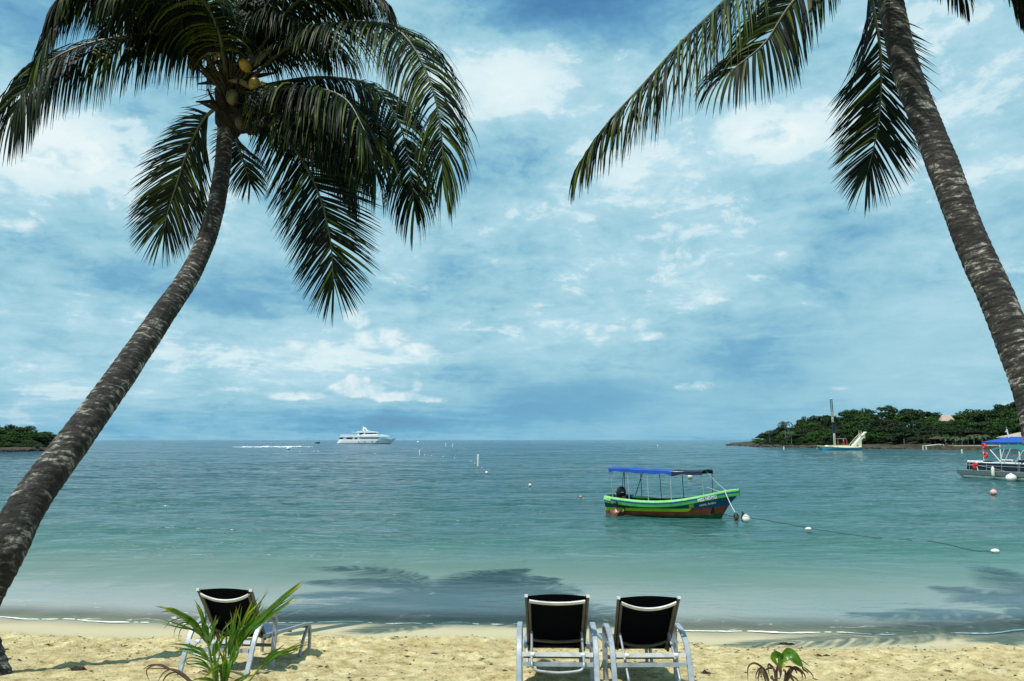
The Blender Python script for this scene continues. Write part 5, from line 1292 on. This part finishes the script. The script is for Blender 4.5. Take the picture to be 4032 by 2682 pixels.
mb = MB(); mb.prism([(sx(1215), sz(1328)), (sx(1575), sz(978)), (sx(1568), sz(968)), (sx(1205), sz(1318))], 'y', -.5, .5); mb.build('slide', M['white'], SBt)
mb = MB()
for yy in (-.6, .6):
    mb.tube([(sx(1438), yy, sz(1060)), (sx(1438), yy, sz(938))], .05, 6); mb.tube([(sx(1200), yy, sz(1320)), (sx(1202), yy, sz(1255)), (sx(1432), yy, sz(1018))], .05, 6); mb.tube([(sx(1440), yy, sz(998)), (sx(1525), yy, sz(1000))], .04, 6)
mb.build('handrail', M['cream'], SBt)

# ------------------------------------------------------------------ motor yacht on the horizon
YA = on_plane(1327, 1747.5); my = YA.y/FPX/5.895
yx = lambda c: (c-450)*my
yz = lambda c: (572-c)*my
YT = empty('motor_yacht', (YA.x, YA.y, 0), 'large white motor yacht with three decks anchored near the horizon', 'yacht')
n_ = 51; mb = MB(); rings = []
for i in range(n_):
    t = i/(n_-1); xs_t = yx(530)+t*(yx(1810)-yx(530)); xw = yx(452)+t*(yx(1690)-yx(452))
    hb = interp(t, [0, .05, .4, .7, .85, .95, 1], [3.2, 3.6, 3.9, 3.5, 2.3, .9, .05]); zt = interp(t, [0, .75, .88, 1], [yz(470), yz(470), yz(465), yz(448)])
    rings.append([(xs_t, hb, zt), (xs_t*.65+xw*.35, hb*1.0, zt*.62), (xs_t*.3+xw*.7, hb*.985, zt*.25), (xw, hb*.95, .25), (xw, hb*.9, -.3)])
k = 5
for side in (-1, 1):
    b0_ = len(mb.v); mb.v += [(a, side*b_, z) for r in rings for a, b_, z in r]; mb.r += [0.]*(k*n_)
    for i in range(n_-1):
        for j in range(k-1): mb.f.append((b0_+i*k+j, b0_+(i+1)*k+j, b0_+(i+1)*k+j+1, b0_+i*k+j+1)); mb.m.append(1 if j == 3 else 0)
for i in range(n_-1):
    a, b_ = rings[i][0], rings[i+1][0]; mb.add([(a[0], -a[1], a[2]), (a[0], a[1], a[2]), (b_[0], b_[1], b_[2]), (b_[0], -b_[1], b_[2])], [(0, 1, 2, 3)], 0)
for j in range(k-1):
    a, b_ = rings[0][j], rings[0][j+1]; mb.add([(a[0], -a[1], a[2]), (a[0], a[1], a[2]), (b_[0], b_[1], b_[2]), (b_[0], -b_[1], b_[2])], [(0, 1, 2, 3)], 0)
mb.build('hull', [M['gloss_white'], M['trim']], YT, smooth=True)
def ypoly(pts, y0, y1, mt, nm, lab=None):
    mb = MB(); mb.prism([(yx(a), yz(b_)) for a, b_ in pts], 'y', y0, y1); o = mb.build(nm, M[mt], YT)
    if lab: o['label'] = lab
    return o
ypoly([(520, 472), (545, 425), (1440, 425), (1590, 432), (1640, 462), (1700, 470)], -3.2, 3.2, 'gloss_white', 'main_deck_house')
ypoly([(525, 420), (550, 378), (1320, 374), (1450, 360), (1655, 400), (1640, 410), (1440, 418), (1100, 424)], -3.75, 3.75, 'gloss_white', 'upper_deck')
ypoly([(925, 376), (960, 322), (1310, 322), (1385, 355), (1400, 376)], -2.8, 2.8, 'gloss_white', 'wheelhouse')
ypoly([(890, 322), (925, 282), (1040, 276), (1200, 278), (1390, 308), (1380, 316), (1300, 322)], -3.1, 3.1, 'gloss_white', 'flybridge')
for a, e in (((530, 425), (620, 470)), ((690, 425), (835, 470)), ((880, 425), (945, 470))): ypoly([(a[0]+8, a[1]+4), (e[0]+5, a[1]+4), (e[0]-15, e[1]-3), (a[0]-12, e[1]-3)], -3.3, -3.16, 'window', 'window')
for q in range(9): ypoly([(985+50*q, 428), (1028+50*q, 428), (1028+50*q, 458), (985+50*q, 460)], -3.3, -3.16, 'window', 'window')
for a, e in ((985, 1075), (1120, 1170), (1178, 1235), (1243, 1305), (1318, 1375)): ypoly([(a, 327), (e, 327), (e, 347 if a > 1300 else 350), (a-12, 374 if a < 1100 else 352)], -2.9, -2.76, 'window', 'window')
for cx, cy in ((968, 525), (1113, 523), (1277, 518), (1392, 516)): ypoly([(cx-12, cy-6), (cx+12, cy-6), (cx+8, cy+8), (cx-8, cy+8)], -4.05, -3.6, 'window', 'porthole')
for c in (700, 750, 828, 878): 
    mb = MB(); mb.tube([(yx(c), -3.5, yz(378)), (yx(c), -3.5, yz(320))], .08, 5); mb.build('awning_pole', M['pole'], YT)
mb = MB(); mb.tube([(yx(560), -3.6, yz(366)), (yx(925), -3.6, yz(366))], .06, 5); mb.tube([(yx(805), -3.5, yz(308)), (yx(890), -3.5, yz(312))], .07, 5); mb.tube([(yx(1640), -2.2, yz(445)), (yx(1825), 0, yz(436))], .05, 5); mb.build('railing', M['pole'], YT)
ypoly([(1050, 276), (1022, 232), (1045, 222), (1080, 276)], -.5, .5, 'gloss_white', 'radar_arch'); ypoly([(1120, 276), (1075, 222), (1100, 218), (1165, 272)], -.5, .5, 'gloss_white', 'radar_arch')
ypoly([(1030, 236), (1045, 218), (1115, 214), (1118, 226)], -.9, .9, 'gloss_white', 'radar_arch'); ypoly([(1045, 222), (1028, 175), (1040, 170), (1075, 218)], -.25, .25, 'gloss_white', 'mast'); ypoly([(1075, 218), (1075, 200), (1108, 200), (1112, 216)], -.6, .6, 'gloss_white', 'radar_dome')
# tender, dark
dp = on_plane(1250, 1747); md = dp.y/FPX
mb = MB(); n_ = 13
for i in range(n_-1):
    for s in (-1, 1):
        v = []
        for q in (i, i+1):
            t = q/(n_-1); x = (t-.5)*20*md; hb = 1.1*math.sin(min(1, 1.25*(1-t)+.05)*math.pi/2); zt = (4.0+3.2*t*t)*md
            v += [(x, s*hb, zt), (x-.3*t, s*hb*.6, -.1)]
        mb.add(v, [(0, 2, 3, 1)])
        mb.add([v[0], v[2], (v[2][0], 0, v[2][2]-.05), (v[0][0], 0, v[0][2]-.05)], [(0, 1, 2, 3)])
TD = mb.build('small_boat', M['maroon'], loc=dp); tag(TD, 'tiny dark red open boat on the horizon, left of the big yacht', 'small boat')
mb = MB(); mb.ellipsoid((-.2, 0, 6.4*md), (1.2*md, 1.2*md, 1.6*md), 8, 6); mb.box((-.2, 0, 4.6*md), (2*md, 2*md, 3*md)); mb.build('console', M['red_post'], TD)
# ------------------------------------------------------------------ wooded headlands
SKY_R = [(2840,1756),(2900,1750),(2960,1739),(2985,1720),(3010,1704),(3050,1692),(3085,1680),(3130,1652),(3180,1640),(3250,1620),(3300,1611),(3335,1622),(3400,1604),(3450,1598),(3500,1590),(3560,1592),(3620,1604),(3650,1613),(3700,1598),(3740,1598),(3800,1606),(3870,1605),(3930,1594),(4000,1585),(4100,1560),(4400,1540)]
SH_R = [(2870,1754),(3000,1760),(3150,1763),(3300,1765),(3527,1768),(3700,1771),(3900,1774),(4100,1778),(4400,1786)]
def sky_r(px): return interp(px, [a for a, _ in SKY_R], [b_ for _, b_ in SKY_R])
def sh_r(px): return on_plane(px, interp(px, [a for a, _ in SH_R], [b_ for _, b_ in SH_R]))
def ground_strip(name, sh, x0, x1, n, prof, mat_, seed):
    """terrain ribbon running inland from the shoreline; prof: list of (inland metres, height)"""
    cols_ = []; offs = np.concatenate([[-3, -.6, 0], np.geomspace(.4, prof[-1][0], 26)])
    XX = np.zeros((len(offs), n)); YY = XX.copy(); ZZ = XX.copy()
    for i in range(n):
        px = x0+(x1-x0)*i/(n-1); p = sh(px); e = min(1, max(0, (px-x0)/420)) if x0 > 0 else min(1, max(0, (x1-px)/60))
        for j, o_ in enumerate(offs):
            q = p.normalized(); XX[j, i] = p.x+q.x*o_; YY[j, i] = p.y+q.y*o_
            ZZ[j, i] = np.interp(o_, [a for a, _ in prof], [b_ for _, b_ in prof])*(.12+.88*e if o_ > 0 else 1)
    ZZ += np.where(ZZ > .02, .5*fbm(XX*.35, YY*.35, 4, seed)+.25*fbm(XX*1.1, YY*1.1, 3, seed+5), 0)
    return grid_object(name, XX, YY, ZZ, mat_, False)
m, N, b = newmat('headland_ground')
g = N.new('ShaderNodeNewGeometry').outputs['Position']; sp = N.new('ShaderNodeSeparateXYZ'); N.link(g, sp.inputs[0])
f = N.noise(g, .6, 8, .65)
rock = N.ramp(f, [(.4, (.020,.017,.012)), (.6, (.075,.060,.038))]); soil = N.ramp(f, [(.4, (.010,.018,.007)), (.6, (.030,.045,.014))])
N.link(N.mixc(N.smooth(N.math('ADD', sp.outputs[2], N.math('MULTIPLY', f, 1.2)), 1.1, 2.2), rock, soil), b.inputs['Base Color']); b.inputs['Roughness'].default_value = 1
N.link(N.bump(f, .8, .5), b.inputs['Normal']); M['headland'] = m
tag(ground_strip('headland', sh_r, 2872, 4700, 220, [(-3, -1.2), (-.6, -.3), (0, 0), (.5, .55), (2.5, .95), (10, 1.6), (25, 4.0), (50, 6.5), (90, 7.0)], M['headland'], 3), kind='structure')
def sh_l(px): return on_plane(px, interp(px, [-900, 0, 120, 215], [1790, 1779, 1778, 1772]))
tag(ground_strip('headland', sh_l, -900, 218, 120, [(-3, -1.2), (-.6, -.3), (0, 0), (.5, .5), (2.5, .9), (10, 1.4), (25, 3.0), (60, 4.0)], M['headland'], 9), kind='structure')
# shore rocks at the headland tip and foot
rr = random.Random(21)
def rock(p, s, label, group):
    mb = MB(); mb.ellipsoid((0, 0, .1*s), (s, s*.8, s*.45), 12, 7, bump=.22, seed=rr.randint(0, 999)); mb.build_o = None
    o = mb.build('shore_rock', M['rock'], loc=p, rotz=rr.uniform(0, 3)); tag(o, label, 'rock', group)
for i in range(34):
    px = 2872+i*14+rr.uniform(-5, 5); p = sh_r(px); rock(p+Vector((0, rr.uniform(0, 1.5), rr.uniform(.0, .15))), rr.uniform(.7, 1.7), 'dark rough shore rock at the foot of the right headland point', 'rocks along the right headland point')
for i in range(16):
    px = rr.uniform(3290, 3560); p = sh_r(px); rock(p+Vector((0, rr.uniform(0, 1.5), .05)), rr.uniform(.6, 1.3), 'low dark rock at the water behind the sailing boat', 'rocks behind the sailing boat')
for i in range(16):
    px = -10+i*14; p = sh_l(px); rock(p+Vector((0, rr.uniform(0, 1), .05)), rr.uniform(.6, 1.4), 'dark rock at the foot of the left headland', 'rocks along the left headland')
# crowns
def crown_mesh(seed, rx, rz, n=1700, leaf=.25):
    r = random.Random(seed); mb = MB(); lobes = []
    for k in range(15):
        a = r.uniform(0, 6.283); q = math.sqrt(r.random())*.78; z = r.uniform(-.55, .75)*(1-.45*q)
        lobes.append((Vector((math.cos(a)*q*rx, math.sin(a)*q*rx, z*rz)), r.uniform(.26, .46)*rx, r.uniform(.13, .24)*rx))
    for k in range(n):
        c, lr, lz = lobes[r.randrange(len(lobes))]
        while True:
            u = Vector((r.uniform(-1, 1), r.uniform(-1, 1), r.uniform(-.5, 1)))
            if .45 < u.length <= 1: break
        p = c+Vector((u.x*lr, u.y*lr, u.z*lz)); s = leaf*r.uniform(.55, 1.4)
        nrm = (u*.55+Vector((r.uniform(-.6, .6), r.uniform(-.6, .6), r.uniform(.1, 1)))).normalized(); t1 = nrm.orthogonal().normalized(); ang_ = r.uniform(0, 6.28)
        t1 = Matrix.Rotation(ang_, 3, nrm) @ t1; t2 = nrm.cross(t1)
        mb.add([p-t1*s, p+t2*s*.55+nrm*.1*s, p+t1*s, p-t2*s*.55-nrm*.05*s], [(0, 1, 2, 3)])
    return mb
CR = {}
for mi, mt in enumerate(('crown_a', 'crown_b', 'crown_c')):
    for v in range(3):
        o = crown_mesh(40+mi*7+v, 3.6, 2.5).build('crown_tmp', M[mt]); CR[(mi, v)] = o.data; bpy.data.objects.remove(o)
def trunk_data(seed, h):
    r = random.Random(seed); mb = MB(); x = y = 0; P = [(0, 0, -.6)]
    for q in range(1, 6): x += r.uniform(-.15, .15); y += r.uniform(-.15, .15); P.append((x, y, h*q/5))
    mb.tube(P, [.24, .2, .17, .15, .12, .06], 7)
    for k in range(5):
        z = h*r.uniform(.45, .8); a = r.uniform(0, 6.28); mb.tube([(x*.6, y*.6, z), (math.cos(a)*1.0, math.sin(a)*1.0, z+.7), (math.cos(a)*2.0, math.sin(a)*2.0, z+1.3)], [.09, .06, .02], 5)
    o = mb.build('t', M['bark']); d = o.data; bpy.data.objects.remove(o); return d
TD_ = [trunk_data(60+k, 5.0) for k in range(3)]
KIND = ['dark', 'mid green', 'dull olive']
def tree(x, y, zg, ztop, sc, mi, label, group):
    root = empty('broadleaf_tree', (x, y, zg), label, 'tree', group, rotz=rr.uniform(0, 6.28))
    H = max(1.2, ztop-zg)
    c = bpy.data.objects.new('crown', CR[(mi, rr.randrange(3))]); C.objects.link(c); c.parent = root
    hz_ = min(.62*H/2.7/1.0, sc*1.15); c.scale = (sc, sc, max(.3, hz_)); c.location = (0, 0, H-2.45*max(.3, hz_)*.95)
    t = bpy.data.objects.new('trunk', TD_[rr.randrange(3)]); C.objects.link(t); t.parent = root; t.scale = (sc*.9, sc*.9, (H*.75)/5.0)
HP = pxd = None
def plant(side, shf, skyf, xs0, xs1, step, rows_, lab, group):
    for ri, (inl, frac, sc0) in enumerate(rows_):
        px = xs0+rr.uniform(0, step)
        while px < xs1:
            p = shf(px); q = p.normalized(); pos = Vector((p.x+q.x*inl*rr.uniform(.85, 1.15), p.y+q.y*inl*rr.uniform(.85, 1.15), 0))
            shp = interp(px, [a for a, _ in SH_R], [b_ for _, b_ in SH_R]) if side == 'r' else 1778
            spx = skyf(px); top = spx+(shp-spx)*frac+rr.uniform(-1, 5)
            hidden = (side == 'r' and 3690 < px < 3775 and ri < 4 and top < 1652)
            if hidden: top = 1650+rr.uniform(0, 7)
            zt = at(px, top, pos.y).z; zg = np.interp(inl, [0, 10, 25, 50, 90], [.4, 1.4, 3.8, 6.3, 7.0] if side == 'r' else [.4, 1.2, 2.4, 3.4, 4])
            if side == 'r': zg = .3+(zg-.3)*(.12+.88*min(1, max(0, (px-2872)/420)))
            zg = min(zg, max(.4, zt-2.5))
            sc = sc0*rr.uniform(.8, 1.2)*min(1, .45+max(0, zt-zg)/6.5)
            if zt > 1.2:
                mi = rr.choices([0, 1, 2], [5, 4, 3])[0]
                tree(pos.x, pos.y, zg, zt, sc, mi, lab % KIND[mi], group % KIND[mi])
            px += step*(.7+.6*rr.random())*(.55+.45*min(1, sc))
plant('r', sh_r, sky_r, 2975, 4250, 40, [(72, 0.0, 1.35), (50, .10, 1.3), (34, .26, 1.2), (21, .42, 1.1), (11, .60, .95)], '%s broadleaf tree in the thick woods on the right headland', '%s trees on the right headland')
plant('r', sh_r, sky_r, 2985, 3300, 26, [(6, .80, .6)], '%s low shoreline shrub tree at the right headland point', '%s shrubs at the headland point')
SKL = [(-900, 1600), (-200, 1640), (0, 1656), (60, 1675), (110, 1690), (170, 1700), (200, 1706), (212, 1740)]
sky_l = lambda px: interp(px, [a for a, _ in SKL], [b_ for _, b_ in SKL])
plant('l', sh_l, sky_l, -420, 212, 36, [(42, 0.0, 1.1), (26, .15, 1.0), (14, .38, .9), (6, .62, .7)], '%s broadleaf tree in the woods on the left headland', '%s trees on the left headland')
for (px, inl, top) in ((3696, 37, 1644), (3712, 38, 1652), (3729, 38, 1655), (3746, 37, 1653), (3766, 38, 1641)):
    p = sh_r(px); q = p.normalized(); tree(p.x+q.x*inl, p.y+q.y*inl, 4.8, at(px, top, p.y+q.y*inl).z, .85, 1, 'mid green broadleaf tree close in front of the pink roofed house', 'trees in front of the pink roofed house')
# distant palms
def far_palm(p, ht, label, lean=0, nf=11, L=2.4, seed=0, mt='far_palm', group=None):
    root = empty('coconut_palm', p, label, 'palm tree', group); r = random.Random(seed)
    mb = MB(); mb.tube([(0, 0, -.3), (lean*.3, 0, ht*.4), (lean, 0, ht)], [.17, .13, .10], 7); mb.build('trunk', M['bark_pale'], root)
    for k in range(nf):
        a = 6.283*k/nf+r.uniform(-.2, .2); e = r.uniform(-.1, .9); h = Vector((math.cos(a), math.sin(a), 0)); c = Vector((lean, 0, ht))
        frond(root, [c, c+h*L*.45+Vector((0, 0, L*.35*e+.2)), c+h*L*.9+Vector((0, 0, L*.25*e)), c+h*L*1.15+Vector((0, 0, -L*.35+L*.3*e))], L0=.75, n=16, droop=.6, w0=.16, segs=2, seed=seed*13+k, rrad=.04, mats=[M[mt], M['rachis']], gap=0)
    return root
def hp(px, inl, shf=sh_r):
    p = shf(px); q = p.normalized(); return Vector((p.x+q.x*inl, p.y+q.y*inl, 0))
def gzr(inl): return float(np.interp(inl, [0, 10, 25, 50, 90], [.4, 1.4, 3.8, 6.3, 7.0]))
p = hp(3095, 20); p.z = gzr(20); zt = at(3092, 1668, p.y).z; far_palm(p, zt-p.z, 'coconut palm standing above the trees near the right headland point', 0, 13, 2.6, 1)
p = hp(3033, 14); p.z = gzr(14); far_palm(p, at(3033, 1700, p.y).z-p.z, 'small palm poking above low bushes at the headland point', 0, 9, 1.6, 2)
for k, (px, top) in enumerate(((3725, 1728), (3765, 1727), (3791, 1730), (3815, 1728), (3838, 1722), (3871, 1722))):
    p = hp(px, 5.5); p.z = 1.1; far_palm(p, at(px, top, p.y).z-p.z, 'slender pale trunked palm along the wall of the right headland', 0, 8 if k in (4, 5) else 6, 2.0 if k in (4, 5) else 1.4, 20+k, group='slender palms along the shore wall')
for k, px in enumerate((3100, 3118)):
    p = hp(px, 6); p.z = 1.0; far_palm(p, at(px, 1705, p.y).z-p.z, 'young bright palm low on the shore right of the headland point', 0, 9, 1.5, 40+k, group='young palms on the headland shore')
# house with pink roof
p = hp(3733, 44); HY = p.y; e0 = at(3703, 1658, HY); e1 = at(3750, 1658, HY); rz_ = at(3720, 1634, HY).z; cx = (e0.x+e1.x)/2; hw = (e1.x-e0.x)/2
HS = empty('house', (cx, HY, 5.0), 'house with pale pink roof half hidden among the headland trees', 'house', rotz=-.25)
mb = MB(); mb.box((0, 0, (e0.z-5)/2), (hw*1.8, hw*1.6, e0.z-5)); mb.build('wall', M['wall_pale'], HS)
ez = e0.z-5; rz2 = rz_-5; a = hw*1.05
mb = MB(); mb.add([(-a, -a*.95, ez), (a, -a*.95, ez), (a, a*.95, ez), (-a, a*.95, ez), (-a*.62, 0, rz2), (a*.62, 0, rz2), (-a, -a*.95, ez-.15), (a, -a*.95, ez-.15), (a, a*.95, ez-.15), (-a, a*.95, ez-.15)], [(0, 1, 5, 4), (1, 2, 5), (2, 3, 4, 5), (3, 0, 4), (0, 6, 7, 1), (1, 7, 8, 2), (2, 8, 9, 3), (3, 9, 6, 0)]); mb.build('roof', M['roof_pink'], HS)
mb = MB()
for k in range(3): mb.box((-hw*.5+k*hw*.5, -hw*.8-.03, ez*.72), (.5, .05, .8))
mb.build('window', M['window'], HS)
def hut(px, inl, w, z0, zeave, zr, label, mroof, mwall, rz=0):
    p = hp(px, inl); H_ = empty('hut', (p.x, p.y, z0), label, 'hut', rotz=rz)
    mb = MB()
    for sx_ in (-1, 1):
        for sy_ in (-1, 1): mb.box((sx_*w*.42, sy_*w*.35, (zeave-z0)/2), (.15, .15, zeave-z0))
    mb.box((0, w*.36, (zeave-z0)/2), (w*.84, .08, zeave-z0)); mb.build('wall', M[mwall], H_)
    e_, r_ = zeave-z0, zr-z0
    mb = MB(); mb.add([(-w/2, -w*.45, e_), (w/2, -w*.45, e_), (w/2, w*.45, e_), (-w/2, w*.45, e_), (0, 0, r_), (-w/2, -w*.45, e_-.1), (w/2, -w*.45, e_-.1), (w/2, w*.45, e_-.1), (-w/2, w*.45, e_-.1)], [(0, 1, 4), (1, 2, 4), (2, 3, 4), (3, 0, 4), (0, 5, 6, 1), (1, 6, 7, 2), (2, 7, 8, 3), (3, 8, 5, 0), (5, 8, 7, 6)]); mb.build('roof', M[mroof], H_)
hut(3695, 8, 3.6, 1.2, 3.1, 4.0, 'small dark wooden hut under the trees above the white steps', 'wood_dark', 'wood_dark')
p = hp(4010, 8); hut(4022, 8, 8.0, 1.0, at(4000, 1722, p.y).z, at(4000, 1702, p.y).z, 'open shelter with pale weathered roof behind the blue roofed boat', 'roof_grey', 'wood_dark')
# shore wall, steps
def wallseg(px0, px1, zt, inl, label, mt='bank', n=30):
    mb = MB(); V = []
    for i in range(n+1):
        px = px0+(px1-px0)*i/n; a = hp(px, inl-.4); b_ = hp(px, inl+.0); c = hp(px, inl+2.6); j = .12*math.sin(i*1.7)+.08*math.sin(i*3.1)
        V += [(a.x, a.y, -.3), (b_.x, b_.y, zt+j*.5), (c.x, c.y, zt+j*.4+.05), (c.x, c.y, -.3)]
    mb.add(V, [(4*i+q, 4*i+4+q, 4*i+4+(q+1) % 4, 4*i+(q+1) % 4) for i in range(n) for q in range(4)]+[(0, 1, 2, 3), (4*n+3, 4*n+2, 4*n+1, 4*n)])
    tag(mb.build('shore_wall', M[mt]), label, 'shore wall')
wallseg(3562, 3700, at(3620, 1750.5, hp(3620, .6).y).z, .6, 'long mossy brown shore wall left of the white steps')
wallseg(3725, 4300, at(3850, 1757, hp(3850, .6).y).z, .6, 'mossy shore bank topped with sand, right of the white steps')
mb = MB(); V = []
for i in range(25):
    px = 3735+(4250-3735)*i/24; a = hp(px, 1.0); c = hp(px, 4.5); V += [(a.x, a.y, at(3850, 1756.5, a.y).z+.02), (c.x, c.y, at(3850, 1755.5, a.y).z+.10)]
mb.add(V, [(2*i, 2*i+2, 2*i+3, 2*i+1) for i in range(24)]); tag(mb.build('sand_terrace', M['roof_grey']), kind='structure')
mb = MB(); p0 = hp(3684, -.8); p1 = hp(3716, .4)
for s, (a, e) in enumerate((((3683, 1771), (3702, 1756)), ((3696, 1772), (3716, 1757)))):
    A = Vector((on_plane(a[0], 1772).x, p0.y, 0)); B = at(e[0], e[1], p0.y+1.2)
    mb.box((A.x, A.y, .55), (.20, .20, 1.3)); mb.box((B.x, B.y, B.z+.05), (.18, .18, 1.0)); mb.tube([(A.x, A.y, 1.1), (B.x, B.y, B.z+.5)], .07, 6)
ST = mb.build('step_railing', M['white']); tag(ST, 'white handrails of steps going down the shore wall into the water', 'railing')
# posts along the terrace
for k, (px, y0, y1) in enumerate(((3562, 1728, 1752), (3731, 1745, 1757), (3754, 1744, 1757))):
    p = hp(px, 1.6); zb_ = 1.0; zt = at(px, y0, p.y).z; mb = MB(); mb.tube([(0, 0, -.3), (0, 0, zt-zb_)], .09, 6); tag(mb.build('post', M['bark_pale'], loc=(p.x, p.y, zb_)), ['pale post at the left end of the long shore wall', 'short pale post just right of the white steps', 'short pale post second right of the white steps'][k], 'post')
